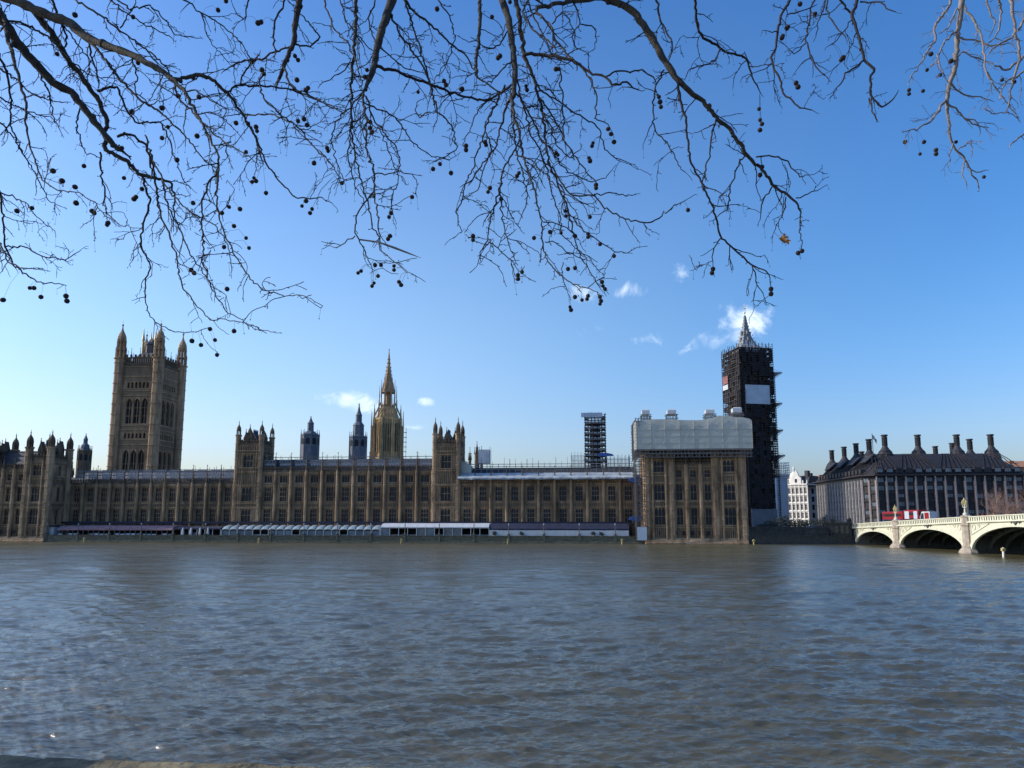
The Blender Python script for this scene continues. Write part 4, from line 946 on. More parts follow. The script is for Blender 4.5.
# ------------------------------------------------------------------ terrace and river wall
def zf(py, v=-10, u=0): return ZP(py, WY(u, v))
def river_wall():
    e = empty('river_wall', (0, PD, 0), TH, 'low weedy stone river wall along the palace terrace', 'wall')
    u0, u1 = uB1-.2, nA0+.2; m_ = MB()
    m_.prism([(-10.0, -4), (-9.45, -4), (-9.45, 2.25), (-10.0, 2.25)], u0, u1, 'x')
    m_.build('wall_face', M['wallstone'], e)
    m_ = MB(); x = u0
    while x < u1: m_.box(x, min(x+2.5, u1), -10.15, -9.35, 2.252, 2.42); x += 2.52
    m_.build('coping', M['wallstone'], e)
    m_ = MB(); m_.prism([(-10.5, -3), (-10.003, -3), (-10.003, .7), (-10.2, .68)], u0, u1, 'x'); m_.build('footing', M['wallstone'], e)
    n = 17
    pt = MB(); pt.box(-.35, .35, -10.25, -9.3, -3, 2.7); pt.box(-.42, .42, -10.32, -9.2, 2.7, 2.9); me = pt.mesh('wall_pier', M['wallstone'])
    us = []
    for i in range(n+1):
        u = U(68.6)+ (U(613.5)-U(68.6))*i/n; us.append(u); put('wall_pier', me, e, (u, 0, 0))
    return us
lus = river_wall()
# lamp standards on the wall
M['silver'] = mat('silver_paint', (.30, .32, .35), .35, .1, 2)
def lamp_proto():
    e = empty('lamp_standard', (0, 0, 0), TH, 'slim dark lamp standard with white globe on the palace river wall', 'street lamp', 'lamp standards along the terrace wall')
    m_ = MB(); m_.lathe(0, 0, [(.3, 0), (.3, .3), (.14, .5), (.11, 2.6), (.2, 2.7)], 8); m_.build('post', M['iron'], e)
    m_ = MB(); m_.lathe(0, 0, [(.12, 2.7), (.2, 2.9), (.22, 3.15), (.08, 3.4)], 8); m_.build('lantern', M['silver'], e)
    return e
lp = lamp_proto()
for i, u in enumerate(lus):
    o = lp if i == 0 else copy_tree(lp); p = WXY(u, -9.85); o.location = (p.x, p.y, 2.9)
# awnings
def local(name, label, cat, group=None): return empty(name, (0, PD, 0), TH, label, cat, group)
e = local('hut', 'small plain white hut at the left end of the terrace', 'hut')
m_ = MB(); a, b = U(45, -8.5), U(54.5, -8.5); m_.box(a, b, -8.5, -5, G0, 5.0); m_.box(a, b-.1, -8.6, -8.501, 4.2, 4.4); m_.build('wall', M['white'], e)
m_ = MB(); m_.box(a-.3, b+.3, -8.9, -4.7, 5.002, 5.5); m_.build('roof', M['navy'], e)
M['canopyblue'] = mat('grey_blue_canopy', (.26, .31, .33), .6, .2, .5)
def marquee(px0, px1, name, label, canvas, wallm, zt, ze, bays, posts='white', scallop=0, fill=.6, zfill=3.1, v0=-8.8, v1=-2.5):
    e = local(name, label, 'marquee'); u0, u1 = U(px0, v0), U(px1, v0); W = (u1-u0)/bays
    m_ = MB()
    for i in range(bays):
        a, b = u0+W*i, u0+W*(i+1)
        if scallop:
            n = 8; pts = []
            vs = []; fs = []
            for k in range(n+1):
                f = k/n; s_ = math.sin(math.pi*f)**.6; x = a+.04+(b-a-.08)*f
                vs += [(x, v0, ze+scallop*s_*.35), (x, v0+1.2, ze+(zt-ze)*.75*(.6+.4*s_)), (x, (v0+v1)/2, ze+(zt-ze)*(.7+.3*s_)), (x, v1, ze+.4), (x, (v0+v1)/2, ze+(zt-ze)*(.7+.3*s_)-.08), (x, v0+.05, ze+scallop*s_*.35-.12)]
            for k in range(n):
                for j in range(6): A = k*6+j; B = k*6+(j+1) % 6; fs.append((A, A+6, B+6, B))
            m_.add(vs, fs)
        else:
            g_ = .06*random.random()
            m_.prism([(v0, ze), (v0, ze+.35), (v0+1.6, zt+g_), (v1, zt+.15+g_), (v1, ze)], a+.015, b-.015, 'x')
    m_.build('canopy', M[canvas], e)
    m_ = MB(); m_.box(u0, u1, v1+.1, v1+.25, G0, ze); m_.build('back_wall', M['dark'], e)
    m_ = MB()
    for i in range(bays+1): x = u0+W*i; m_.box(x-.1, x+.1, v0+.1, v0+.3, G0, ze)
    m_.build('frame', M[posts], e)
    pn = MB(); pn2 = MB(); rn = random.Random(int(px0))
    for i in range(bays):
        a, b = u0+W*i+.15, u0+W*(i+1)-.15
        if rn.random() < fill: (pn if rn.random() < .7 else pn2).box(a, b, v0+.35, v0+.42, G0, G0+rn.choice((zfill-G0, zfill-G0, 1.6)))
    if pn.v: pn.build('side_panel', M[wallm], e)
    if pn2.v: pn2.build('window_panel', M['glass_pale'], e)
    return e
marquee(58, 173, 'marquee', 'long mauve canvas marquee at the left of the terrace', 'pink', 'hoard', 5.3, 3.9, 22, 'iron', 0, .75, 2.9)
marquee(174, 221, 'marquee', 'dark navy canvas shelter between the mauve and the glazed marquees', 'navy', 'dark', 5.1, 4.2, 6, 'white', 0, .6, 3.2)
marquee(222, 380, 'marquee', 'marquee of many small white scalloped roofs with glazed sides', 'canopyblue', 'glass_pale', 5.7, 4.1, 20, 'white', .8, .95, 3.9)
marquee(381, 489, 'marquee', 'long flat white marquee with grey walls in the middle of the terrace', 'white', 'granite', 6.1, 4.75, 12, 'white', 0, 1.0, 4.6)
e = marquee(489.5, 629, 'marquee', 'navy blue marquee with plain white skirting at the right of the terrace', 'navy', 'white', 6.0, 4.25, 14, 'navy', 0, 1.0, 4.2)
m_ = MB(); u0, u1 = U(489.5, -8.8), U(628.5, -8.8); x = u0
while x < u1-.5: m_.box(x+.01, min(x+3, u1)-.01, -8.9, -8.72, G0, 4.1); x += 3
m_.build('skirting', M['white'], e)
e = local('fascia_walkway', 'dark flat canopy running above the marquees against the palace wall', 'canopy')
m_ = MB(); m_.box(U(56, -2), U(632, -2), -2.2, -1.2, 6.25, 6.6); m_.box(U(56, -2), U(632, -2), -2.25, -2.21, 6.1, 6.75); m_.build('canopy', M['navy'], e)
m_ = MB()
for u in np.arange(U(58, -2), U(630, -2), 4.0): m_.box(u-.06, u+.06, -2.1, -1.98, G0, 6.25)
m_.build('post', M['iron'], e)
rn = random.Random(4)
for k, px in enumerate((172+12, 192, 201, 209)):
    q = local('parasol', 'closed white parasol standing on the dark part of the terrace', 'parasol', 'closed parasols on the terrace'); u = U(px, -8.95)
    m_ = MB(); m_.lathe(u, -9.1, [(.3, 2.4), (.42, 2.9), (.3, 4.3), (.05, 4.9)], 8); m_.build('canopy', M['white'], q); m_ = MB(); m_.lathe(u, -9.1, [(.06, G0), (.06, 2.5)], 6); m_.build('pole', M['iron'], q)
q = local('table_umbrella', 'small round dark shrub in a pot beside the navy marquee', 'plant', 'potted shrubs on the terrace'); q.name = 'potted_shrub'
def potted(q, u, first=True):
    m_ = MB(); m_.lathe(u, -9.1, [(.25, G0), (.35, 2.5)], 8); m_.build('pot', M['cream'], q)
    m_ = MB()
    for i in range(120):
        d = Vector((rn.gauss(0, 1), rn.gauss(0, 1), rn.gauss(0, 1))).normalized()*rn.uniform(.3, .75); c = Vector((u, -9.1, 3.1))+d; a_ = Vector((rn.gauss(0, 1), rn.gauss(0, 1), rn.gauss(0, 1))).normalized()*.12; b_ = a_.orthogonal().normalized()*.1
        m_.add([c-a_-b_, c+a_-b_, c+a_+b_, c-a_+b_], [(0, 1, 2, 3)])
    m_.build('foliage', M['shrub'], q)
potted(q, U(494.5, -9))
for px in (521.5, 601, 593):
    q = local('potted_shrub', 'small round dark shrub in a pot beside the navy marquee', 'plant', 'potted shrubs on the terrace'); potted(q, U(px, -9))
# yellow markers in the river
def marker(px, Yw, h, w_, label, m='yellow', tilt=.03):
    e = empty('river_marker', (tpx(px)*Yw, Yw, -1.5), 0, label, 'marker post', None if m == 'white' else 'yellow marker posts along the river wall'); e.rotation_euler = (0, tilt, 0)
    m_ = MB(); m_.lathe(0, 0, [(w_, 0), (w_, h+1.5), (w_*.7, h+1.6)], 8); m_.build('post', M[m], e)
    m_ = MB(); m_.box(-w_*1.7, w_*1.7, -w_*1.1, w_*1.1, h+.9, h+1.45); m_.build('head', M['yellow'], e)
for px in (85.5, 259.5, 401.5, 507.5, 621.3, 752.5): marker(px, WY(U(px, -12), -12), 1.5, .2, 'stubby yellow marker post in the water at the foot of the river wall')
marker(999.8, 150, 1.8, .22, 'pale marker post standing in the river in front of the bridge', 'cream', .05)

# embankment wall from the pavilion to the bridge and what stands behind it
M['darkstone'] = mat('shaded_embankment_stone', (.055, .052, .045), .9, .4, 1.2, .08)  # embankment stone darkened so its colour carries the pavilion's shade
e = empty('embankment_wall', (0, 0, 0), 0, 'dark embankment wall between the right pavilion and the bridge', 'wall')
A = WXY(U(747, -10)+.3, -10); B = Vector((104, 219.6, 0))
def seg_wall(mb, p, q, z0, z1, t):
    d = (q-p).normalized(); n_ = Vector((-d.y, d.x, 0))*t
    mb.add([(v.x, v.y, z) for z in (z0, z1) for v in (p, q, q+n_, p+n_)], [(0, 3, 2, 1), (4, 5, 6, 7), (0, 1, 5, 4), (1, 2, 6, 5), (2, 3, 7, 6), (3, 0, 4, 7)])
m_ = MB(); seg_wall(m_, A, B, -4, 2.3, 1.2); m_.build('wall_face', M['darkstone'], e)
m_ = MB(); L = (B-A).length; d = (B-A).normalized(); nn = Vector((-d.y, d.x, 0))
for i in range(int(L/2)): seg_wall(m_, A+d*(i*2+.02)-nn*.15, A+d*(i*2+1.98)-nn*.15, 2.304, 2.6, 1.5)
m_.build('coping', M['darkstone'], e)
m_ = MB(); 
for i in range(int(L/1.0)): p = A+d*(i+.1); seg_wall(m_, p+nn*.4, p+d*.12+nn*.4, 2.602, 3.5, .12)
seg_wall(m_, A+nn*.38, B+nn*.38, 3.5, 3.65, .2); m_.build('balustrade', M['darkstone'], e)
e = empty('retaining_wall', (0, 0, 0), 0, 'second dark stone wall set back above the embankment, left of the bridge', 'wall')
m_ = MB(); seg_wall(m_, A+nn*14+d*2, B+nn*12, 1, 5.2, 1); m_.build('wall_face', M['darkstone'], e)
def leafcloud(m_, c, r, n, s, rn):
    for i in range(n):
        dd = Vector((rn.gauss(0, 1), rn.gauss(0, 1), rn.gauss(0, 1))).normalized()*rn.random()**.4; p = Vector(c)+Vector((dd.x*r[0], dd.y*r[1], dd.z*r[2]))
        a_ = Vector((rn.gauss(0, 1), rn.gauss(0, 1), rn.gauss(0, 1))).normalized(); b_ = a_.orthogonal().normalized()
        k = s*rn.uniform(.5, 1.3); m_.add([p-a_*k, p+b_*k*.6, p+a_*k, p-b_*k*.6], [(0, 1, 2, 3)])
for i, (px, Y, rr, hh) in enumerate(((762, 262, 3.0, 3), (772, 258, 3.5, 4), (783, 262, 3.5, 5), (796, 260, 4, 4.2), (808, 262, 4, 4), (822, 262, 4, 4.4), (836, 258, 4, 4))):
    desc = ('nearest the pavilion', 'second from the pavilion', 'in front of the tall hoarding', 'in front of the white ornate building', 'right of the white ornate building', 'below the dark roofed office block', 'closest to the bridge')[i]
    q = empty('tree', (tpx(px)*Y, Y, 1), 0, 'low dark leafy tree behind the embankment wall, '+desc, 'tree', 'low trees behind the embankment wall')
    m_ = MB(); m_.tube([(0, 0, 0), (.2, 0, 2), (0, .2, 3.2)], [.25, .18, .1], 6); m_.build('trunk', M['bark'], q)
    m_ = MB(); leafcloud(m_, (0, 0, hh), (rr, rr*.8, hh*.62), 900, .3, rn); m_.build('crown', M['shrub'], q)

# ------------------------------------------------------------------ the bridge
BX = 104.0
e = empty('bridge', (BX, 220, 0), 0, 'pale green iron arch bridge on pinkish stone piers crossing the river at the right', 'bridge')
piers = [219.5, 195, 165, 132, 98, 65, 34, 6]
def ptop(Y):
    xs = [-10, 0, 30, 60, 90, 115, 146, 165, 195, 220, 330]; ys = [6.6, 6.8, 7.8, 8.6, 9.1, 9.15, 8.85, 8.3, 7.2, 6.25, 4.2]
    return float(np.interp(Y, xs, ys))
def span(Y0, Y1, i):
    a, b = Y1+1.25, Y0-1.25; n = 26; mid = (a+b)/2; hw = (b-a)/2; crown = ptop(mid)-2.35; sp = .35
    def arch(f): x = -1+2*f; return a+(b-a)*f, sp+(crown-sp)*math.sqrt(max(0, 1-x*x*.985))
    q = MB(); fs = []; vs = []
    for k in range(n+1):
        y, z = arch(.5-.5*math.cos(math.pi*k/n)); zt = ptop(y)-1.25
        vs += [(0, y-220, z), (0, y-220, zt), (.6, y-220, zt), (.6, y-220, z)]
    for k in range(n):
        for j in range(4): A_ = k*4+j; B_ = k*4+(j+1) % 4; fs.append((A_, B_, B_+4, A_+4))
    q.add(vs, fs); q.add([(v[0]+25.4, v[1], v[2]) for v in vs], fs)
    q.build('spandrel', M['green'], e)
    q = MB()
    def ring(x0, x1, off0, off1):
        vs = []; fs = []
        for k in range(n+1):
            f = .5-.5*math.cos(math.pi*k/n); x = -1+2*f; y, z = arch(f); ny, nz = x*.9*(crown-sp)/hw, max(.12, math.sqrt(max(0, 1-x*x*.985))); l = math.hypot(ny, nz); ny /= l; nz /= l
            vs += [(x0, y-220+ny*off0, z+nz*off0), (x0, y-220+ny*off1, z+nz*off1), (x1, y-220+ny*off1, z+nz*off1), (x1, y-220+ny*off0, z+nz*off0)]
        for k in range(n):
            for j in range(4): A_ = k*4+j; B_ = k*4+(j+1) % 4; fs.append((A_, B_, B_+4, A_+4))
        q.add(vs, fs)
    ring(-.22, .35, -.25, .55); q.build('arch_ring', M['green'], e)
    q = MB()
    for x in (4, 7.5, 11, 14.5, 18, 21.5): ring(x, x+.35, -.5, .45)
    for f in np.linspace(.1, .9, 12):
        y, z = arch(f); q.box(.6, 25.4, y-220-.12, y-220+.12, z-.05, z+.25)
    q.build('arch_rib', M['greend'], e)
    # tracery on the spandrels: raised triangle frames and a shield
    q = MB()
    for s_ in (-1, 1):
        yc = mid+s_*(hw-.3); zt = ptop(yc)-1.55; pts = [(-.1, yc-220, zt), (-.1, yc-220-s_*hw*.42, zt), (-.1, yc-220, zt-2.6), (-.1, yc-220, zt)]
        q.tube(pts[:2], .1, 4); q.tube(pts[1:3], .1, 4); q.tube(pts[2:], .1, 4)
        yq = yc-s_*1.1-220; q.tube([(-.1, yq+.6*math.cos(t_), zt-.85+.6*math.sin(t_)) for t_ in np.linspace(0, 6.28, 11)], .08, 4)
        q.tube([(-.1, yq-s_*1.8+.35*math.cos(t_), zt-.5+.35*math.sin(t_)) for t_ in np.linspace(0, 6.28, 9)], .07, 4)
    q.build('spandrel_tracery', M['green'], e)
    q = MB(); zc = ptop(mid)-1.6; q.prism([(mid-220-.55, zc+.5), (mid-220+.55, zc+.5), (mid-220+.5, zc-.2), (mid-220, zc-.7), (mid-220-.5, zc-.2)], -.42, -.24, 'x')
    for s_ in (-1.2, 1.2): q.prism([(mid-220+s_-.35, zc+.3), (mid-220+s_+.35, zc+.3), (mid-220+s_, zc-.4)], -.36, -.24, 'x')
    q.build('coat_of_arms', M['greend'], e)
for i in range(len(piers)-1): span(piers[i], piers[i+1], i)
ys = np.linspace(232, 2, 70)
def strip(name, x0, x1, zo0, zo1, mt, tracery=False):
    q = MB(); vs = []; fs = []
    for y in ys: z = ptop(y); vs += [(x0, y-220, z+zo0), (x0, y-220, z+zo1), (x1, y-220, z+zo1), (x1, y-220, z+zo0)]
    for k in range(len(ys)-1):
        for j in range(4): A_ = k*4+j; B_ = k*4+(j+1) % 4; fs.append((A_, B_, B_+4, A_+4))
    q.add(vs, fs); q.mi = 1
    if tracery:
        for y in np.arange(4, 220, .8): q.box(-.16, -.09, y-220-.12, y-220+.12, ptop(y)-1.05, ptop(y)-.3)
    return q.build(name, [M[mt], M['greend']], e)
strip('cornice', -.45, .5, -1.45, -1.15, 'green'); strip('parapet', -.1, .25, -1.148, -.18, 'green', True); strip('handrail', -.25, .4, -.178, 0, 'green')
strip('parapet', 25.75, 26.1, -1.148, -.18, 'green'); strip('cornice', 25.5, 26.45, -1.45, -1.15, 'green'); strip('handrail', 25.6, 26.25, -.178, 0, 'green')
strip('deck', .61, 25.39, -1.7, -1.2, 'asphalt'); strip('pavement', .62, 4.2, -1.196, -1.05, 'granite'); strip('pavement', 21.8, 25.38, -1.196, -1.05, 'granite')
for Y in piers[1:]:
    zt = ptop(Y); q = MB(); y = Y-220
    q.box(.9, 25.2, y-1.25, y+1.25, -4, zt-1.72); q.build('pier_wall', M['darkstone'], e); q = MB(); q.box(0, .89, y-1.25, y+1.25, -4, zt-1.72)  # long pier side: shade under the arches put into the dark colour
    q.lathe(.1, y, [(2.1, -4), (2.1, .25), (1.8, .8), (1.35, 1.2), (1.35, 1.6), (1.1, 1.7), (1.1, zt-2.2), (1.3, zt-2.0), (1.3, zt-1.7), (1.05, zt-1.6), (1.05, zt-.2), (1.2, zt-.1), (1.2, zt+.15), (.8, zt+.3)], 8)
    q.build('pier', M['pier'], e); q = MB(); q.box(25.21, 26, y-1.25, y+1.25, -4, zt-1.72)
    q.lathe(26.2, y, [(2.9, -4), (2.9, .25), (1.55, 1.3), (1.35, 1.8), (1.35, zt), (.9, zt+.3)], 8)
    q.build('pier', M['pier'], e)
q = MB(); q.box(.3, 25.5, -.4, 12, -4, ptop(220)-1.75); q.build('abutment', M['granite'], e)
a_ = empty('abutment_tower', (101.8, 222, 0), TH, 'squat grey granite stair block where the bridge meets the bank', 'stair block')
q = MB(); q.box(-3.8, 1.9, -2, 4, -4, 6.2); q.box(-4.1, 2.1, -2.3, 4.2, 6.2, 6.6); q.box(-4.0, 2.0, -2.2, 4.2, 2.2, 2.6)
for x in (-3.4, 1.5): q.lathe(x, -1.6, [(.7, 6.6), (.7, 7.2), (.9, 7.3), (.3, 8)], 4)
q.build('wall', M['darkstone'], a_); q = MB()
for x in (-2.6, -.9, .6): q.box(x-.4, x+.4, -2.06, -2.002, 3.3, 5.6)
q.build('recess', M['wallstone'], a_)
q = MB(); q.box(-9.5, -4.15, 0, 6, 1.1, 4.7); q.prism([(-9.8, 4.7), (-4.16, 4.7), (-6.8, 6)], -.2, 6.2, 'y'); q.build('stair_house', M['darkstone'], a_)
# bridge lamps
def bridge_lamp(Y, sc_, label, X=BX-.1):
    e2 = empty('bridge_lamp', (X, Y, ptop(Y)+.28), 0, label, 'street lamp', 'triple lamps on the bridge piers'); e2.scale = (.85, .85, .88); q = MB()
    q.lathe(0, 0, [(.55, 0), (.55, .5), (.28, .7), (.18, 1.2), (.26, 1.4), (.13, 1.6), (.11, 3.1), (.2, 3.2)], 8)
    for s_ in (-1, 1): q.tube([(0, 0, 2.2), (0, s_*.4, 2.0), (0, s_*.75, 2.25), (0, s_*.75, 2.55)], .08, 6)
    q.build('post', M['green'], e2)
    for (y, z) in ((0, 3.2), (-.75, 2.55), (.75, 2.55)):
        q = MB(); q.lathe(0, y, [(.14, z), (.3, z+.75), (.33, z+.8), (.12, z+1.1), (.16, z+1.15), (.03, z+1.45)], 6); q.build('lantern', M['gold'], e2)
for Y, lb in ((195, 'gilt and green triple lamp on the bridge pier nearest the bank'), (165, 'gilt and green triple lamp on the second bridge pier, left of the bare tree')): bridge_lamp(Y, 1, lb)
for Y in (132, 98, 65): bridge_lamp(Y, 1, 'gilt and green triple lamp on a bridge pier beyond the right edge')

# ------------------------------------------------------------------ traffic on the bridge
def wheels(e, xs, w_, r):
    for x in xs:
        for s_ in (-1, 1):
            q = MB(); q.lathe(0, 0, [(r*.55, -.13), (r, -.12), (r, .12), (r*.55, .13)], 14); o = q.build('wheel', M['wheel'], e, (x, s_*(w_/2-.12), r), (R(90), 0, 0))
def bus(loc, rz, label, m='red', lower=None, group='buses crossing the bridge', ad=False, L=11.0):
    e2 = empty('bus', loc, rz, label, 'bus', group); W = 2.5; q = MB()
    def body(z0, z1, mt, name, ins=0, top=.2):
        b = MB(); P_ = [(-L/2+ins, -W/2), (L/2-ins-.15, -W/2), (L/2-ins, -W/2+.25), (L/2-ins, W/2-.25), (L/2-ins-.15, W/2), (-L/2+ins, W/2)]
        n = len(P_); cx = [(x, y, z0) for x, y in P_]+[(x, y, z1-top) for x, y in P_]+[(x*.985, y*.9, z1) for x, y in P_]
        fs = [tuple(range(n-1, -1, -1)), tuple(2*n+k for k in range(n))]+[(j*n+k, j*n+(k+1) % n, (j+1)*n+(k+1) % n, (j+1)*n+k) for j in (0, 1) for k in range(n)]
        b.add(cx, fs); return b.build(name, M[mt], e2)
    body(.35, 2.1, lower or m, 'lower_body', top=.02); body(2.102, 4.35, m, 'upper_body')
    for z0, z1 in ((1.3, 2.05), (2.9, 3.7)):
        w_ = MB(); n = 7
        for s_ in (-1, 1):
            for i in range(n):
                x0 = -L/2+.5+(L-1)*i/n; y = s_*W/2; w_.box(x0+.05, x0+(L-1)/n-.05, min(y-s_*.02, y+s_*.02), max(y-s_*.02, y+s_*.02), z0, z1)
        for x in (-L/2, L/2): w_.box(x-.02, x+.02, -W/2+.3, W/2-.3, z0, z1+.05)
        w_.build('window_band', M['glass'], e2)
    if ad:
        w_ = MB()
        for s_ in (-1, 1):
            for x0, x1 in ad: w_.box(x0, x1, s_*W/2-.035, s_*W/2+.035, 1.9, 4.0)
        w_.box(-L/2-.03, -L/2+.01, -W/2+.2, W/2-.2, 2.0, 2.8); w_.build('side_panel', M['hoard'], e2)
    wheels(e2, (-L/2+2.4, L/2-2.4), W, .5)
def onb(px, X): return X/tpx(px)
def road(Y): return ptop(Y)-1.19
def vloc(px, X): Y = onb(px, X); return (X, Y, road(Y))
bus(vloc(896.5, 112), R(-90), 'red double decker bus with blue lower side behind the first bridge lamp', 'red', 'blue')
bus(vloc(915.5, 112), R(90), 'red and white double decker bus, left of the shorter white van', 'red', None, ad=[(-3.2, -1.4), (.9, 3.1)], L=7.6)
def van(loc, rz, label, m='white', m2='red', L=6.2, Hh=3.1):
    e2 = empty('van', loc, rz, label, 'van'); q = MB(); W = 2.1
    q.prism([(-L/2, .4), (L/2, .4), (L/2, 1.3), (L/2-.7, 1.5), (L/2-1.5, Hh-.25), (L/2-1.9, Hh), (-L/2, Hh)], -W/2, W/2, 'y'); q.build('body', M[m], e2)
    q = MB()
    for s_ in (-1, 1): q.box(-L/2+.4, L/2-3.0, s_*W/2-.02, s_*W/2+.02, .9, Hh-.3)
    q.build('side_panel', M[m2], e2); q = MB()
    for s_ in (-1, 1): q.prism([(L/2-2.6, 1.6), (L/2-.95, 1.6), (L/2-1.6, Hh-.45), (L/2-2.6, Hh-.45)], s_*W/2-.025, s_*W/2+.025, 'y')
    q.add([(L/2-.72, -W/2+.15, 1.56), (L/2-.72, W/2-.15, 1.56), (L/2-1.44, W/2-.15, Hh-.33), (L/2-1.44, -W/2+.15, Hh-.33)], [(0, 1, 2, 3)]); q.build('window', M['glass'], e2)
    wheels(e2, (-L/2+1.2, L/2-1.2), W, .38)
van(vloc(928, 111.5), R(90), 'white van with large red side panel on the bridge', Hh=3.6, L=5.4)
def car(loc, rz, mt, label):
    e2 = empty('car', loc, rz, label, 'car', 'cars crossing the bridge'); L, W = 4.4, 1.75; q = MB()
    q.prism([(-L/2, .3), (L/2, .3), (L/2, .75), (L/2-.9, .92), (-L/2+.3, .95), (-L/2, .8)], -W/2, W/2, 'y'); q.frus((-L/2+.35, L/2-1.0, -W/2+.04, W/2-.04), (-L/2+.8, L/2-1.9, -W/2+.25, W/2-.25), .94, 1.48); q.build('body', M[mt], e2)
    q = MB()
    for s_ in (-1, 1): q.add([(-L/2+.6, s_*(W/2-.055), 1.0), (L/2-1.25, s_*(W/2-.055), 1.0), (L/2-1.85, s_*(W/2-.22), 1.42), (-L/2+.9, s_*(W/2-.22), 1.42)], [(0, 1, 2, 3)])
    q.build('window', M['glass'], e2); wheels(e2, (-L/2+.85, L/2-.85), W, .32)
def tcar(px, X, mt, lb): car(vloc(px, X), R(90), mt, lb)
tcar(943.5, 108.8, 'red', 'small red car on the bridge right of the white van'); tcar(873, 109.5, 'silver', 'silver car on the bridge near the bank')
tcar(1009, 109.2, 'silver', 'silver car on the bridge below the bare tree'); tcar(990, 109.2, 'red', 'red car on the bridge just left of the bare tree')
tcar(881, 109.5, 'white', 'white car on the bridge left of the first bus')
# pedestrians along the parapet, one continuous skinned figure each
def person_mesh(k, mt):
    me = bpy.data.meshes.new('person'); st = .22*(-1)**k
    V = [(0, 0, .92), (0, 0, 1.2), (0, 0, 1.42), (0, 0, 1.52), (.02, 0, 1.68), (.0, .1, .86), (st, .1, .48), (st*1.2-.05, .1, .06), (st*1.2+.12, .1, .04), (0, -.1, .86), (-st*.6, -.1, .48), (-st*1.2-.08, -.1, .08), (-st*1.2+.08, -.1, .04),
         (0, .19, 1.4), (-st*.5, .24, 1.12), (.08-st*.3, .22, .9), (0, -.19, 1.4), (st*.5, -.24, 1.12), (.08+st*.5, -.22, .9)]
    E = [(0, 1), (1, 2), (2, 3), (3, 4), (0, 5), (5, 6), (6, 7), (7, 8), (0, 9), (9, 10), (10, 11), (11, 12), (2, 13), (13, 14), (14, 15), (2, 16), (16, 17), (17, 18)]
    rad = [.14, .15, .16, .06, .11, .1, .075, .05, .045, .1, .075, .05, .045, .07, .05, .04, .07, .05, .04]
    me.from_pydata(V, E, []); o = bpy.data.objects.new('tmp', me); C.objects.link(o)
    md = o.modifiers.new('s', 'SKIN')
    for v_, r_ in zip(me.skin_vertices[0].data, rad): v_.radius = (r_, r_)
    me.skin_vertices[0].data[0].use_root = True
    o.modifiers.new('b', 'SUBSURF').levels = 1
    dg = bpy.context.evaluated_depsgraph_get(); out_ = bpy.data.meshes.new_from_object(o.evaluated_get(dg)); bpy.data.objects.remove(o); out_.materials.clear(); out_.materials.append(M[mt]); return out_
M['coatblue'] = mat('blue_coat', (.04, .07, .2), .9, .2, 4); M['coatred'] = mat('red_coat', (.4, .04, .04), .9, .2, 4); M['coatgrey'] = mat('grey_coat', (.2, .2, .2), .9, .2, 4)
pm = [person_mesh(0, 'skin'), person_mesh(1, 'coatblue'), person_mesh(0, 'coatgrey'), person_mesh(1, 'coatred')]
for px, k, lb in ((861, 0, 'person in dark coat walking on the bridge nearest the bank'), (866.5, 2, 'person in grey coat on the bridge, second walker from the bank'), (901, 1, 'person in blue coat on the bridge between the first lamp and the second bus'),
                  (937, 3, 'person in red coat on the bridge just right of the white van'), (951, 0, 'person in dark coat on the bridge left of the second lamp'), (957.5, 1, 'person in blue coat on the bridge beside the second lamp'),
                  (970, 2, 'person in grey coat on the bridge right of the second lamp'), (976, 0, 'person in dark coat on the bridge between second lamp and red car'), (983, 3, 'person in red coat on the bridge near the bare tree'), (1016, 0, 'person in dark coat on the bridge at the right edge')):
    X_ = 106.3; Y_ = onb(px, X_); o = put('person', pm[k], None, (X_, Y_, ptop(Y_)-1.05), R(90)); tag(o, lb, 'person', 'walkers on the bridge')

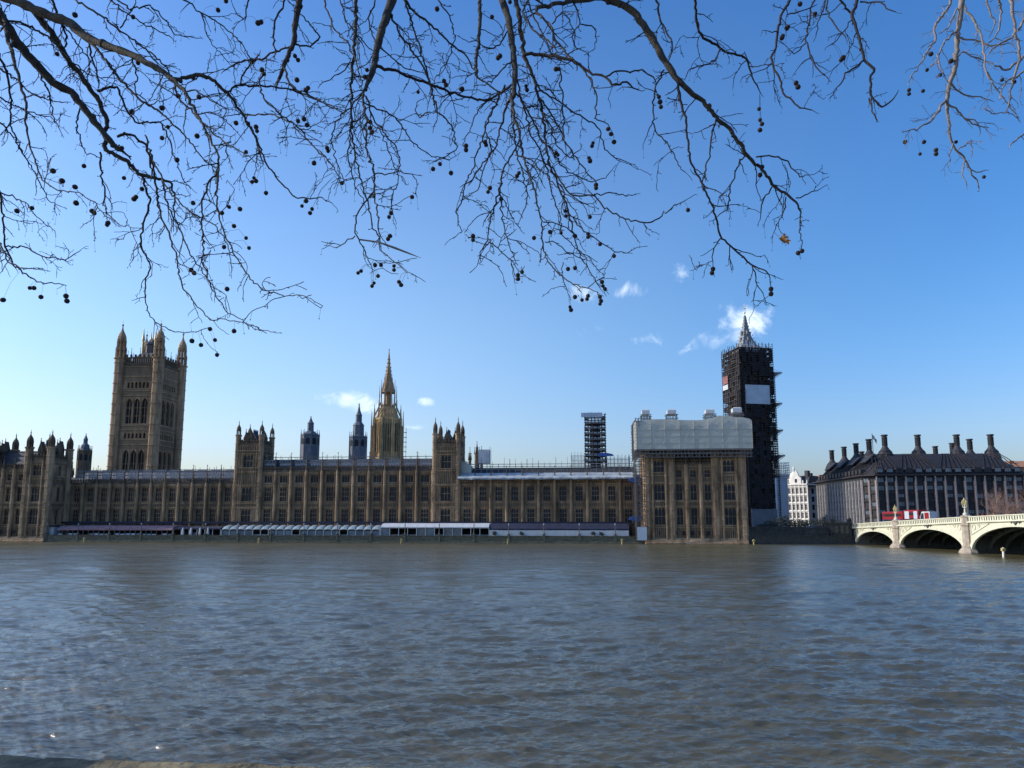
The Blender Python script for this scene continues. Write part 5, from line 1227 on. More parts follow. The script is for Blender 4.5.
# ------------------------------------------------------------------ office block with chimneys
def office():
    A = Vector((tpx(866, 490)*277, 277, 0)); e = empty('office_building', (A.x, A.y, 0), TH, 'large dark office block with steep bronze roof and tall round chimneys', 'building')
    LU, LV = 62.0, 60.0; zc = 24.3; zb = 1.0; ch = 4.0
    core = MB(); core.prism([(ch, .4), (LU-ch, .4), (LU-.4, ch), (LU-.4, LV-.4), (.4, LV-.4), (.4, ch)], zb, zc-.5, 'z'); core.build('wall', M['bronze'], e)
    nb = 15; rows_ = 7; rh = (zc-.7-2)/rows_
    # front and left window bays
    def wmesh(wd, hh, pale):
        m_ = MB(); m_.box(-wd/2, wd/2, -.05, .0, .75, hh-.15); m_.mi = 1; m_.box(-wd/2, wd/2, -.3, .0, .1, .7); m_.box(-wd/2-.1, wd/2+.1, -.5, 0, hh-.12, hh+.02); m_.box(-.05, .05, -.1, -.051, .7, hh-.12)
        m_.mi = 1; m_.box(-wd*.5-.12, -wd*.5, -.35, 0, 0, hh); m_.box(wd*.5, wd*.5+.12, -.35, 0, 0, hh)
        if pale: m_.mi = 2; m_.box(-wd*.46, wd*.46, -.08, -.052, 1.2+.3*(pale-1), hh-.25)
        return m_.mesh('window', [M['glass'], M['bronze'], M['glass_pale']])
    W = (LU-2*ch)/nb; rn = random.Random(21)
    ms = [wmesh(W-1.3, rh, 0), wmesh(W-1.3, rh, 1), wmesh(W-1.3, rh, 2)]
    for i in range(nb):
        for j in range(1, rows_):
            k = 0 if rn.random() < (.3 if j > 3 else .6) else rn.choice((1, 2)); put('window', ms[k], e, (ch+W*(i+.5), .35, 2+rh*j))
    fin = MB()
    for i in range(nb+1):
        x = ch+W*i; fin.prism([(x-.42, .38), (x-.28, -.75), (x+.28, -.75), (x+.42, .38)], zb, zc-2.3, 'z'); fin.box(x-.18, x+.18, -.8, -.2, zc-2.3, zc-.4)
    fin.build('stone_pier', M['pstone'], e)
    WL = (LV-2*ch)/16; ml = [wmesh(WL-1.4, rh, 0), wmesh(WL-1.4, rh, 1)]
    lw = MB(); stuff = []
    m_ = MB()
    for i in range(16):
        for j in range(0, rows_):
            y = ch+WL*(i+.5); z = 2+rh*j; hw = (WL-1.4)/2
            m_.mi = 0; m_.box(.32, .38, y-hw, y+hw, z+.75, z+rh-.15); m_.mi = 1; m_.box(.05, .38, y-hw-.1, y+hw+.1, z, z+.7)
    o = m_.build('side_windows', [M['glass'], M['bronze']], e); o['kind'] = 'stuff'
    fin = MB()
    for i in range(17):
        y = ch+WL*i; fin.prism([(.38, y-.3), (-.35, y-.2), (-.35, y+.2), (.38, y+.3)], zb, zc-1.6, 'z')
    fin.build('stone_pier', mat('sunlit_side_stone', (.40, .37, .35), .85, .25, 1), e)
    # chamfer windows
    for i in range(2):
        for j in range(1, rows_):
            f = .28+.44*i; put('window', ms[(i+j) % 2], e, (ch*(1-f)+.25, ch*f+.25, 2+rh*j), (0, 0, R(-45)))
    fin = MB()
    for f in (0.03, .5, .97): fin.lathe(ch*(1-f)+.1, ch*f+.1, [(.5, zb), (.42, zc-1.8)], 6)
    fin.build('stone_pier', M['pstone'], e)
    # eaves and roof
    def octp(i, z): return [(ch*1+i, i, z), (LU-ch-i, i, z), (LU-i, ch+i, z), (LU-i, LV-i, z), (i, LV-i, z), (i, ch+i, z)]
    def ringm(levels, name, mt):
        m_ = MB(); vs = []; fs = []
        for (i, z) in levels: vs += octp(i, z)
        n = 6
        for l in range(len(levels)-1):
            for k in range(n): fs.append((l*n+k, l*n+(k+1) % n, (l+1)*n+(k+1) % n, (l+1)*n+k))
        fs.append(tuple(range(n-1, -1, -1))); fs.append(tuple((len(levels)-1)*n+k for k in range(n))); m_.add(vs, fs); return m_, m_.build(name, M[mt], e)
    ringm([(0, zc-.45), (-.9, zc-.1), (-.9, zc+.25), (.2, zc+.3)], 'eaves', 'bronze')
    ztop = ZP(454.5, 287); run = 9.5
    ringm([(.25, zc+.31), (2.6, zc+3.2), (run*.65, zc+3.2+(ztop-zc-3.2)*.6), (run, ztop), (run+3, ztop+.1)], 'roof', 'bronze')
    # ribs running down the roof, gathered towards the chimneys
    rb = MB()
    for i in range(nb*2+1):
        x = ch+W*i/2; c_ = min((8.5, 21, 37, 51.5), key=lambda q: abs(q-x)); xt = x+(c_-x)*.55
        rb.tube([(x, .3, zc+.35), (x, 2.5, zc+3.3), (x+(xt-x)*.55, run*.65-.1, zc+3.3+(ztop-zc-3.2)*.6), (xt, run-.1, ztop+.1)], .16, 4)
    for i in range(33):
        y = ch+(LV-2*ch)*i/32; c_ = min((14, 28, 42, 56), key=lambda q: abs(q-y)); yt = y+(c_-y)*.5
        rb.tube([(.3, y, zc+.35), (2.5, y, zc+3.3), (run*.65-.1, y+(yt-y)*.55, zc+3.3+(ztop-zc-3.2)*.6), (run-.1, yt, ztop+.1)], .16, 4)
    rb.build('roof_ribs', M['bronze'], e)
    for i in range(nb):
        dm = MB(); x = ch+W*(i+.5); dm.box(x-W*.36, x+W*.36, .25, 1.9, zc+1.0, zc+2.9); dm.mi = 1; dm.box(x-W*.27, x+W*.27, .18, .248, zc+1.3, zc+2.6); dm.build('dormer', [M['bronze'], M['glass_pale'] if rn.random() < .55 else M['glass']], e)
    m_ = MB()
    for i in range(14): y = ch+(LV-2*ch)*(i+.5)/14; m_.box(.25, 1.9, y-1.1, y+1.1, zc+1.0, zc+2.6)
    for i in range(4): y = 10+i*14; m_.prism([(3.2, zc+5.8), (6.6, zc+8.9), (6.9, zc+8.7), (3.5, zc+5.5)], y-3, y+3, 'y')
    m_.build('side_dormers', M['bronze'], e)['kind'] = 'stuff'
    cm_ = MB(); b0 = ztop-zc
    cm_.lathe(0, 0, [(3.6, -3.4), (3.0, -.2), (3.1, 0), (2.7, .4), (2.5, .9), (2.55, 1.1), (1.6, 2.2), (1.2, 2.9), (1.05, 3.3)], 12)
    cb_ = cm_.mesh('chimney_base', M['bronze']); cs = MB(); cs.lathe(0, 0, [(1.05, 3.28), (.95, 3.5), (.95, 6.6), (1.15, 6.7), (1.15, 7.0), (.95, 7.02), (.95, 7.5), (1.3, 7.55), (1.3, 8.1), (.9, 8.1), (.9, 7.2)], 12)
    for q in range(12): a__ = q*R(30); cs.box(0.96*math.cos(a__)-.07, 0.96*math.cos(a__)+.07, 0.96*math.sin(a__)-.07, 0.96*math.sin(a__)+.07, 3.6, 6.6)
    cs_ = cs.mesh('stack', M['bronze'])
    inv = Matrix.Rotation(-TH, 3, 'Z')
    def chim(px, Y, ytop):
        wp = Vector((tpx(px, 445)*Y, Y, 0)) - Vector((A.x, A.y, 0)); l = inv @ wp; zt = ZP(ytop, Y)
        c = put('chimney', cb_, e, (l.x, l.y, zt-8.1)); put('stack', cs_, c)
    for a__ in ((884.8, 287, 434.8), (918, 287, 434.8), (957, 286, 434.6), (991, 285, 434.4), (869, 301, 439.2), (855.8, 316, 443.4), (843.7, 331, 446.8), (831.2, 346, 450.3), (861, 330, 451.5), (935, 331, 446.2), (952, 318, 443), (969.8, 302, 439)): chim(*a__)
    fp = empty('flagpole', (tpx(877.5)*285, 285, 0), 0, 'flagpole with limp flag on the office roof beside its left front chimney', 'flagpole')
    m_ = MB(); m_.tube([(0, 0, ztop-1), (0, 0, ZP(433.5, 285))], .12, 6); m_.build('pole', M['iron'], fp)
    m_ = MB(); zt = ZP(434.5, 285); n = 8; vs = []
    for i in range(n+1): x = .15+1.5*i/n; dz = -2.2*(i/n)**1.3; y = .25*math.sin(i*1.4); vs += [(x, y, zt+dz), (x, y, zt-1.7+dz)]
    m_.add(vs, [(2*i, 2*i+2, 2*i+3, 2*i+1) for i in range(n)]); m_.build('flag', M['silver'], fp)
office()

# white ornate corner building, further left
def ornate():
    Y = 345.0; X0 = tpx(801, 500)*Y; rz = R(-48); e = empty('corner_building', (X0, Y, 0), rz, 'ornate white stone corner building with small dome, half behind the office block', 'building'); z = lambda p: ZP(p, Y)
    m_ = MB(); x0, x1 = -6.6, 3.4; z0, z1 = 1, z(485); rws = []
    zz = 4
    fl = [(4+3.9*i, 6.6+3.9*i) for i in range(5)]
    W = (x1-x0)/5; wall_with_openings(m_, x0, x1, 0, z0, z1, [(a, b, [(x0+W*(i+.5)-.6, x0+W*(i+.5)+.6) for i in range(5)]) for a, b in fl], ribs=False)
    wall_with_openings(m_, 1, 16, x0, z0, z1, [(a, b, [(1.6+3*i, 2.9+3*i) for i in range(5)]) for a, b in fl], ax='v', flip=-1, ribs=False)
    for a, b in fl: m_.box(x0-.35, x1, -.4, -.002, b+.5, b+.85)
    m_.box(x0-.7, x1+.2, -.7, 16, z1, z1+.6)
    for i in range(6): x = x0+W*i; m_.box(x-.28, x+.28, -.32, -.003, z0, z1); m_.lathe(x, 0, [(.35, z1+.6), (.35, z1+1.6), (.1, z1+2.4)], 4)
    m_.prism([(x0+2.2, z1+.6), (x0+7.2, z1+.6), (x0+7.2, z1+3.4), (x0+6, z1+4.4), (x0+5.6, z1+6), (x0+4.7, z1+7.2), (x0+3.8, z1+6), (x0+3.4, z1+4.4), (x0+2.2, z1+3.4)], -.3, .6, 'y')
    m_.build('wall', M['cream'], e)
    for a, b in fl:
        for i in range(5): q = MB(); q.box(-.6, .6, 0, .05, 0, b-a); q.mi = 1; q.box(-.04, .04, -.1, -.002, 0, b-a); q.box(-.6, .6, -.1, -.003, (b-a)*.55, (b-a)*.55+.1); q.build('window', [M['glass'], M['cream']], e, (x0+W*(i+.5), .3, a))
        for i in range(5): q = MB(); q.box(-.65, .65, 0, .05, 0, b-a); q.build('window', M['glass'], e, (x0+.35, 2.25+3*i, a), (0, 0, R(-90)))
    for x, y in ((x0+4.7, .2), (x0+4.7, 1.8)):
        q = MB(); q.box(-.55, .55, -.35, -.32, 0, 1.8); q.build('window', M['glass'], e, (x, 0, z1+1.2)) if y < 1 else None
    m_ = MB(); m_.lathe(x0+2.2, 3, [(2.4, z1+.6), (2.4, z1+3.6), (2.7, z1+3.7), (2.3, z1+4.3), (1.7, z1+5.6), (.8, z1+6.5), (.45, z1+6.8), (.45, z1+8), (.6, z1+8.1), (.1, z1+9.4)], 10); m_.build('dome', M['cream'], e)
    m_ = MB(); m_.prism([(.9, z1+.62), (3.2, z1+4.6), (12, z1+4.6), (15.8, z1+.62)], x0+3, x1, 'x'); m_.build('roof', M['slate'], e)
    m_ = MB(); m_.box(x1-2.2, x1-.6, 2.5, 5, z1+1, z1+7); m_.box(x0+8, x0+8.8, 7, 9, z1+1, z1+6); m_.build('chimney', M['slate'], e)
    # dark terrace to its right
    e = empty('terrace_building', (X0+4, Y+6, 0), R(-6), 'plain pale building with dark mansard roof squeezed between white corner building and office block', 'building')
    m_ = MB(); z1 = z(487); wall_with_openings(m_, .1, 14, 0, 1, z1, [(a, b, [(1+2.6*i, 2.2+2.6*i) for i in range(5)]) for a, b in fl[:5]], ribs=False); m_.box(0, 14, -.4, 12, z1, z1+.4); m_.build('wall', M['cream'], e)
    m_ = MB(); m_.prism([(0, z1+.41), (1.8, z1+4.2), (10, z1+4.2), (12, z1+.41)], .1, 14, 'x'); m_.build('roof', M['slate'], e)
    for a, b in fl[:5]:
        for i in range(5): q = MB(); q.box(-.6, .6, 0, .05, 0, b-a); q.build('window', M['glass'], e, (1.6+2.6*i, .3, a))
    for i in range(5): q = MB(); q.box(-.7, .7, .1, 1.6, 0, 2.4); q.prism([(-.9, 2.4), (.9, 2.4), (0, 3.2)], 0, 1.8, 'y'); q.mi = 1; q.box(-.45, .45, .04, .098, .3, 2.1); q.build('dormer', [M['cream'], M['glass']], e, (1.6+2.6*i, .2, z1+.6))
    m_ = MB(); m_.box(2, 3.6, 4, 6, z1+2, z1+6.4); m_.box(9, 10.6, 4, 6, z1+2, z1+6.4); m_.build('chimney', M['brick'], e)
    # pale block seen between hoarding and corner building
    e = empty('block', (tpx(790.5)*352, 352, 0), 0, 'narrow cream building with many windows right behind the tall hoarding', 'building'); e.name = 'narrow_building'
    m_ = MB(); z1 = ZP(480, 352); wall_with_openings(m_, -5, 2.3, 0, 1, z1, [(a, b, [(-4+1.8*i, -3+1.8*i) for i in range(4)]) for a, b in fl], ribs=False); m_.box(-5.2, 2.5, -.4, 8, z1, z1+.5); m_.build('wall', M['cream'], e)
    for a, b in fl:
        for i in range(4): q = MB(); q.box(-.5, .5, 0, .05, 0, b-a); q.build('window', M['glass'], e, (-3.5+1.8*i, .3, a))
    m_ = MB(); m_.prism([(0, z1+.51), (2, z1+3), (6, z1+3), (8, z1+.51)], -5, 2.3, 'x'); m_.build('roof', M['slate'], e)
ornate()
# banded brick building behind, far right
Y = 330.0; e = empty('brick_building', (tpx(1012)*Y, Y, 0), TH, 'orange brown building with banded walls showing beyond the right end of the office block', 'building')
m_ = MB(); m_.box(0, 40, 0, 20, 1, ZP(467, Y)); 
for k in range(8): m_.box(-.1, 40.1, -.1, 20.1, 4+k*3.2, 4.5+k*3.2)
m_.build('wall', M['brick'], e)
m_ = MB(); gable(m_, -.5, 40.5, -.5, 20.5, ZP(467, Y)+.01, ZP(459.5, Y), 'u', 3); m_.build('roof', M['leaf'] if False else M['brick'], e)
m_ = MB(); 
for x in (4, 14, 26): m_.box(x, x+2, 5, 8, ZP(466, Y), ZP(456, Y) if x > 4 else ZP(460, Y))
m_.build('chimney', M['brick'], e)
for i in range(8):
    for j in range(5): q = MB(); q.box(-.6, .6, -.16, -.11, 0, 1.9); q.build('window', M['glass'], e, (2.5+4.8*i, 0, 5+j*4))
# bare brown tree at the right, beyond the bridge
def grow(mb, p, d, L, r, depth, rn, spread=.55, up=.12, n=4, tips=None):
    pts = [p]; rs = [r]; k = 4
    for i in range(k):
        d = (d + Vector((rn.gauss(0, .16), rn.gauss(0, .16), rn.gauss(0, .13)+up*.3))).normalized(); p = p + d*L/k; pts.append(p); rs.append(r*(1-.4*(i+1)/k))
    mb.tube(pts, rs, n)
    if depth == 0: return
    for j in range(rn.choice((3, 3, 4)) if depth > 1 else 5):
        f = rn.uniform(.35, 1); i = min(k, max(1, int(f*k+.5))); dd = (d + Vector((rn.gauss(0, spread), rn.gauss(0, spread), rn.gauss(0, spread*.7)+up))).normalized()
        grow(mb, pts[i], dd, L*rn.uniform(.55, .8), rs[i]*.62, depth-1, rn, spread, up, 3)
for (px, Y, lb, sd, hh) in ((1004, 246, 'bare brown winter tree with rounded crown behind the bridge, left of the other', 3, 17.5), (1036, 240, 'bare brown winter tree at the right edge behind the bridge', 4, 20)):
    e = empty('bare_tree', (tpx(px)*Y, Y, 1), 0, lb, 'tree', 'bare trees behind the bridge'); rn = random.Random(sd)
    m_ = MB(); m_.tube([(0, 0, 0), (.1, 0, 3), (0, .1, 6)], [.45, .35, .28], 7); m_.build('trunk', M['btree'], e)
    m_ = MB()
    for i in range(11): a__ = rn.uniform(0, 6.28); grow(m_, Vector((0, 0, 3.5+rn.uniform(0, 2.5))), Vector((math.cos(a__)*.8, math.sin(a__)*.8, rn.uniform(.3, 1.3))).normalized(), hh*.34, .2, 4, rn, .6, .12)
    m_.build('crown', M['btree'], e)
# ------------------------------------------------------------------ overhanging plane trees
CH = {'left': [
 [(-12,-8,8.5),(15,0,8.2),(40,12,8),(72,24,8),(80,32,8.6),(88,38,7.5),(105,45,7),(130,54,6.5),(152,65,6),(165,73,5.5),(172,80,5),(185,92,3.6),(197,115,3.2),(210,137,2.8),(219,157,2.5),(219,170,2.2),(217,190,2),(217,210,2),(224,232,1.9),(235,256,1.8),(246,273,1.7),(262,290,1.6),(282,295,1.4),(306,297,1)],
 [(172,80,4.6),(186,78,4.4),(200,75,4.2),(212,80,4),(227,92,3.6),(240,110,3.2),(250,127,2.8),(257,140,2.6),(267,165,2.3),(280,182,2),(295,197,1.8),(310,199,1.6),(320,197,1.4),(332,203,1)],
 [(227,92,2.6),(235,86,2.4),(256,86,2.4),(275,87,2.2),(305,92,1.8),(330,107,1.5),(347,112,1)],
 [(-10,2,8.6),(0,15,8),(17,42,8),(37,65,7.8),(52,82,7.4),(72,92,6.8),(87,112,6.4),(105,135,5.8),(118,149,5.4),(123,151,3.5)],
 [(30,5,5.6),(37,15,6),(52,32,6),(65,55,5.6),(82,77,5.2),(97,97,5),(107,120,4.8),(105,134,4.4),(106,150,4.4),(125,160,4.2),(142,175,3.8),(162,179,3.2),(172,184,2.6),(175,200,2),(173,222,1.6)],
 [(142,176,3),(150,202,2.6),(143,227,2.3),(141,245,2.1),(150,265,1.9),(145,290,1.6),(147,310,1.4),(155,322,1.3),(175,332,1.2),(195,332,1.1),(207,328,1)],
 [(145,135,2),(152,160,2.6),(157,200,2.5),(162,220,2.3),(172,242,2.2),(177,260,2),(182,285,1.8),(197,307,1.6),(210,320,1.5),(225,319,1.3),(240,322,1.2),(258,329,1.1),(277,333,.9)],
 [(217,172,2.4),(208,183,2.4),(204,195,2.3),(201,222,2.2),(204,267,2),(212,290,1.7),(225,310,1.4),(250,325,1.1),(262,330,1)],
 [(162,181,2.4),(168,205,2),(180,230,1.9),(190,255,1.6),(205,275,1.3),(215,292,1)],
 [(152,160,2),(170,192,2),(190,212,1.8),(215,225,1.6),(228,245,1.4),(232,270,1.1)],
 [(4,15,4.4),(7,32,4.2),(15,65,3.4),(25,100,2.8),(26,125,2.3),(31,150,2),(42,180,1.6),(57,190,1.4),(75,192,1.3),(95,202,1.3),(107,217,1.2),(120,225,1),(138,228,.8)],
 [(-6,45,3),(6,70,2.6),(12,100,2.2),(10,125,1.8),(22,150,1.6),(35,172,1.4),(48,200,1.1),(60,206,.8)],
 [(-8,175,2.4),(0,192,2.2),(3,222,2),(5,247,2),(15,267,1.8),(37,282,1.5),(65,285,1)],
 [(5,247,1.8),(25,247,1.7),(45,257,1.5),(65,260,1.3),(80,251,.9)], [(0,192,1.6),(25,202,1.3),(37,217,1.1),(55,231,.8)], [(-6,230,2),(8,262,1.7),(22,268,1.4),(45,270,1)],
 [(-4,118,2),(6,128,1.7),(18,145,1.3),(28,162,1)], [(-5,95,2),(12,104,1.6),(30,112,1.3),(52,118,1)],
 [(100,152,2.6),(101,170,2.2),(105,190,1.9),(103,205,1.6),(110,216,1.3)], [(76,0,2.4),(88,8,2.2),(100,15,2.2),(117,28,2),(140,45,1.9),(160,60,1.8),(172,76,1.8)],
 [(88,38,3.6),(95,47,3.2),(107,62,3),(122,82,2.8),(140,100,2.6),(160,112,2.3),(180,130,2),(200,155,1.7),(215,172,1.4)],
 [(48,-6,3),(54,4,2.8),(60,22,2.6),(67,36,2.2),(65,47,1.8)], [(97,91,3.2),(107,88,3),(117,87,2.8),(122,98,2.4),(128,113,2.2),(135,122,2.2),(160,122,2),(170,140,1.8),(175,160,1.5),(185,182,1.2)],
 [(117,137,3.2),(125,134,3.2),(135,136,3),(147,147,2.7),(150,160,2.3),(152,175,2)], [(110,0,1.8),(125,12,1.6),(140,22,1.5),(160,32,1.3),(172,38,1)],
 [(112,-5,2),(130,10,1.8),(150,5,1.6),(165,20,1.5),(175,35,1.2),(200,38,.9)], [(175,-6,2),(190,3,1.8),(200,12,1.6),(205,30,1.3),(212,45,1.1),(222,55,1),(228,62,.8)],
 [(200,12,1.6),(215,20,1.6),(232,33,1.4),(243,45,1.3),(250,58,1.2)], [(172,80,2.6),(180,100,2.2),(200,120,2),(222,140,1.8),(245,155,1.4),(256,163,1)],
 [(130,54,2),(136,70,1.7),(135,90,1.5),(150,105,1.3),(165,100,1)], [(60,22,1.6),(75,40,1.5),(90,60,1.3),(88,80,1)], [(37,65,2),(50,95,1.7),(52,115,1.3),(60,130,1)],
 [(80,108,2),(76,122,1.7),(80,140,1.5),(85,152,1.2),(100,158,1)], [(88,38,2.4),(90,55,2.2),(97,70,1.8),(99,85,1.5)], [(120,28,1.6),(132,10,1.2),(137,-4,1)],
 [(197,115,1.6),(210,112,1.4),(222,118,1.2),(235,130,1)], [(185,92,2),(196,90,1.8),(210,100,1.5),(226,108,1.2),(222,125,1)],
 [(-5,18,2.6),(20,22,2.4),(48,36,2),(70,60,1.7),(90,75,1.3),(112,78,1)], [(-5,66,2.2),(15,78,1.8),(30,92,1.5),(48,100,1.3),(66,102,1)],
], 'centre': [
 [(302,-8,6.2),(299,0,6),(296,20,5.6),(294,42,5.2),(285,62,4.4),(279,79,3.6)],
 [(294,44,2.4),(310,47,2.2),(320,37,2),(310,25,1.8),(300,14,1.4)], [(284,64,2.8),(288,80,2.6),(296,90,2.4),(310,97,2.2),(330,105,1.8),(342,112,1.4)],
 [(291,46,2.4),(275,52,2.2),(262,60,2.4),(245,60,2.2),(230,67,1.8)], [(240,86,2),(242,76,2),(250,64,2),(256,58,2)], [(287,-6,2.4),(283,8,2.2),(275,20,2.2),(273,37,2.2),(276,52,2)],
 [(262,72,2),(260,92,2),(268,104,2),(280,114,2),(297,127,1.9),(312,145,1.8),(332,165,1.5),(338,180,1.2)], [(245,115,2),(275,115,1.8),(290,122,1.6),(305,138,1.3),(320,142,1)],
 [(245,117,2.2),(257,140,2),(262,160,1.8)], [(250,-5,2),(245,20,1.5),(235,10,1)],
 [(355,-8,4.4),(356,0,4.2),(355,25,4),(355,55,3.6),(352,82,3.2),(351,125,2.6),(355,155,2.3),(362,185,2),(368,200,1.9),(372,225,1.8),(380,240,1.6)],
 [(394,-8,9),(392,0,8.8),(385,22,8),(377,47,7),(374,67,6),(367,84,5),(363,92,3.2),(365,115,2.9),(367,150,2.4),(374,172,2.2),(375,195,2),(378,225,1.8),(380,250,1.6),(392,260,1.4),(403,269,1.1),(413,274,.8)],
 [(374,192,2),(364,203,2),(357,215,1.9),(355,230,1.9),(360,243,1.7),(368,258,1.5),(372,268,1.2)], [(355,236,1.7),(345,243,1.5),(338,247,1.2),(331,246,.9)],
 [(377,66,4.2),(392,70,3.8),(410,77,3.5),(430,84,3.3),(447,91,3.1),(465,97,2.9),(485,101,2.7),(492,98,2.7),(505,90,2.8),(513,84,3)],
 [(389,12,2.8),(394,22,2.6),(400,35,2.6),(417,57,2.6),(425,70,2.4),(430,84,2.4),(437,112,2.2),(448,122,2),(455,132,1.8),(456,150,1.6),(442,158,1.4),(433,162,1)],
 [(400,-5,3),(410,8,3),(422,18,2.8),(442,35,2.5),(458,50,2.2),(467,57,2),(472,68,1.7),(477,74,1.3)], [(322,-6,2.2),(328,12,2),(332,25,2),(350,47,1.8),(358,68,1.7),(362,85,1.5)],
 [(366,104,2.2),(380,110,2),(395,117,1.9),(410,140,1.7),(422,150,1.5),(435,157,1.3),(452,158,1)], [(366,96,2.2),(372,115,2),(383,132,1.9),(396,146,1.7),(400,158,1.6),(398,180,1.4),(392,200,1.2),(390,214,.9)],
 [(374,174,1.8),(385,175,1.7),(400,171,1.5),(412,174,1.3),(417,184,1.1),(416,194,.9)], [(364,92,2.4),(352,105,2),(335,122,1.8),(331,140,1.6),(338,165,1.4),(343,178,1.2)],
 [(350,135,2),(348,155,1.8),(352,175,1.6),(358,190,1.4),(365,205,1.2)], [(356,55,2),(345,70,1.6),(332,78,1.3),(320,85,1)],
 [(375,0,2),(368,18,1.8),(372,35,1.7),(380,45,1.4)], [(403,-4,2.6),(411,20,2.4),(417,40,2.2),(425,65,2.2),(431,90,2)], [(430,112,1.7),(420,118,1.5),(415,110,1.2),(420,100,1)],
 [(378,46,2),(392,58,1.7),(404,68,1.5),(420,72,1.3)], [(380,130,1.6),(388,150,1.4),(395,168,1.2)], [(478,-6,4.4),(480,0,4.2),(480,25,4.2),(477,50,3.8),(476,74,3.8),(478,78,2.2),(490,86,2),(500,92,2)],
 [(340,0,1.8),(345,20,1.6),(362,40,1.6),(372,50,1.2)],
 [(501,-8,7.4),(502,0,7),(509,20,7),(512,45,6.6),(515,75,6.2),(514,92,5.4),(512,107,3.6),(518,128,3),(520,140,2.8),(525,162,2.6),(530,178,2.4),(535,190,2.4),(540,215,2.1),(542,235,2),(545,257,1.8),(557,272,1.7),(568,281,1.6),(580,287,1.5),(597,292,1.1)],
 [(514,-8,5),(516,0,5),(520,25,5),(523,50,4.6),(532,75,3.8),(537,92,3.4),(542,110,3.1),(546,140,2.9),(549,165,2.6),(557,182,2.5),(567,207,2.3),(572,222,2.1),(575,240,1.9),(580,257,1.7),(590,272,1.4),(600,288,1)],
 [(523,54,4.2),(535,55,4.2),(545,55,4),(560,58,3.8),(572,60,3.6),(582,67,3.5),(590,72,3.2),(605,77,2.8),(612,85,3.1),(627,82,2.6),(633,88,2),(639,90,1.6)], [(605,77,2.3),(612,73,2.3),(620,71,2.2),(645,72,2),(655,80,1.6),(656,90,1.3)],
 [(600,-3,6.5),(575,1,5),(560,3,4.4),(545,6,4.2),(537,8,4),(536,13,3.2),(543,18,2.8),(550,25,2.6),(557,42,2.5),(565,52,2.4),(575,62,2.3)],
 [(600,-3,6),(615,2,7),(628,8,7),(637,15,7),(650,35,7),(662,57,6.6),(675,77,6.2),(685,87,5.8),(697,97,5.2),(708,107,4.8),(717,117,4.5),(732,132,4.2),(747,155,4),(762,170,3.6),(775,187,3.3),(790,197,3),(796,202,2.6),(801,212,2.1),(800,225,1.7),(799,232,1.5),(802,245,1.1)],
 [(677,81,3.6),(680,100,3.2),(686,120,2.9),(688,140,2.7),(690,160,2.6),(695,172,2.5),(701,182,2.5),(706,192,2.5),(712,205,2.5),(716,218,2.5),(720,235,2.5),(727,243,2.4),(735,250,2.4),(746,260,2.2),(752,265,2),(766,271,1.7),(770,278,1.4),(771,287,1)],
 [(752,265,1.8),(756,278,1.6),(757,285,1.4),(763,293,1.1)], [(721,238,1.8),(714,248,1.6),(712,257,1.4),(713,266,1)], [(716,119,2.2),(712,135,2.1),(710,150,2),(706,170,1.9),(702,184,1.8)],
 [(745,156,2.2),(737,168,2),(732,182,1.9),(727,210,1.7),(720,214,1.3),(716,218,1)], [(756,157,2.2),(765,156,2),(775,157,1.9),(788,161,1.8),(794,170,1.6),(800,177,1.5),(810,175,1)],
 [(772,187,1.8),(764,198,1.7),(761,210,1.5),(760,220,1)], [(786,197,1.8),(784,210,1.6),(782,217,1.4),(776,225,1.3),(774,232,1)], [(796,198,1.7),(808,194,1.4),(820,189,1)],
 [(664,70,2.3),(659,80,2.1),(655,92,2),(652,122,1.8),(658,135,1.7),(667,142,1.6),(673,152,1.5),(678,165,1.3),(685,172,1)], [(653,122,1.4),(648,132,1.2),(645,140,.9)],
 [(656,-5,2.8),(658,8,2.6),(660,20,2.6),(666,32,2.3),(672,42,2.1),(672,52,1.8),(668,62,1.2)],
 [(505,85,3),(497,102,2.6),(488,118,2.4),(485,132,2.3),(478,150,2),(472,170,1.8),(465,185,1.7),(462,200,1.9),(456,213,1.7),(458,224,1.5),(462,232,1.2),(453,238,.9)],
 [(514,92,4),(505,110,3),(500,128,2.4),(497,145,2),(488,158,2),(480,168,2),(470,182,1.8)], [(519,140,2.4),(512,155,2.4),(505,165,2.4),(500,187,2.4),(496,200,2.2),(490,220,2),(488,240,1.8),(480,252,1.5),(477,266,1)],
 [(488,242,1.6),(498,248,1.6),(505,255,1.5),(514,263,1.3),(518,270,1)], [(500,188,2),(502,212,1.8),(505,230,1.7),(509,245,1.4),(515,260,1.1)],
 [(548,160,2.4),(555,172,2.3),(565,188,2.2),(572,195,2.2),(582,196,2.1),(595,196,2.1),(602,205,2),(610,211,2),(625,219,2),(640,222,2),(652,222,2),(662,216,1.8),(672,208,1.6),(686,200,1)],
 [(590,195,1.8),(612,193,1.6),(625,196,1.4),(636,194,1)], [(567,210,1.8),(577,225,1.7),(590,235,1.6),(600,242,1.5),(615,252,1.4),(628,253,1.2),(638,247,.9)],
 [(532,76,2.6),(540,90,2.4),(550,97,2.2),(560,102,2.1),(570,110,2),(580,115,2),(592,122,1.8),(600,130,1.7),(605,150,1.6),(615,158,1.4),(627,162,1)],
 [(582,67,2.2),(592,80,2),(597,100,1.9),(595,118,1.7),(604,122,1.5),(610,128,1.1)], [(538,95,2.4),(550,112,2.2),(560,128,2.1),(567,145,2),(578,160,1.8),(586,172,1.7),(596,182,1.4)],
 [(515,92,3),(524,105,2.6),(533,120,2.4),(540,138,2.2),(552,150,2),(560,165,1.9),(575,175,1.7),(592,182,1.5),(606,178,1.2),(612,170,1)],
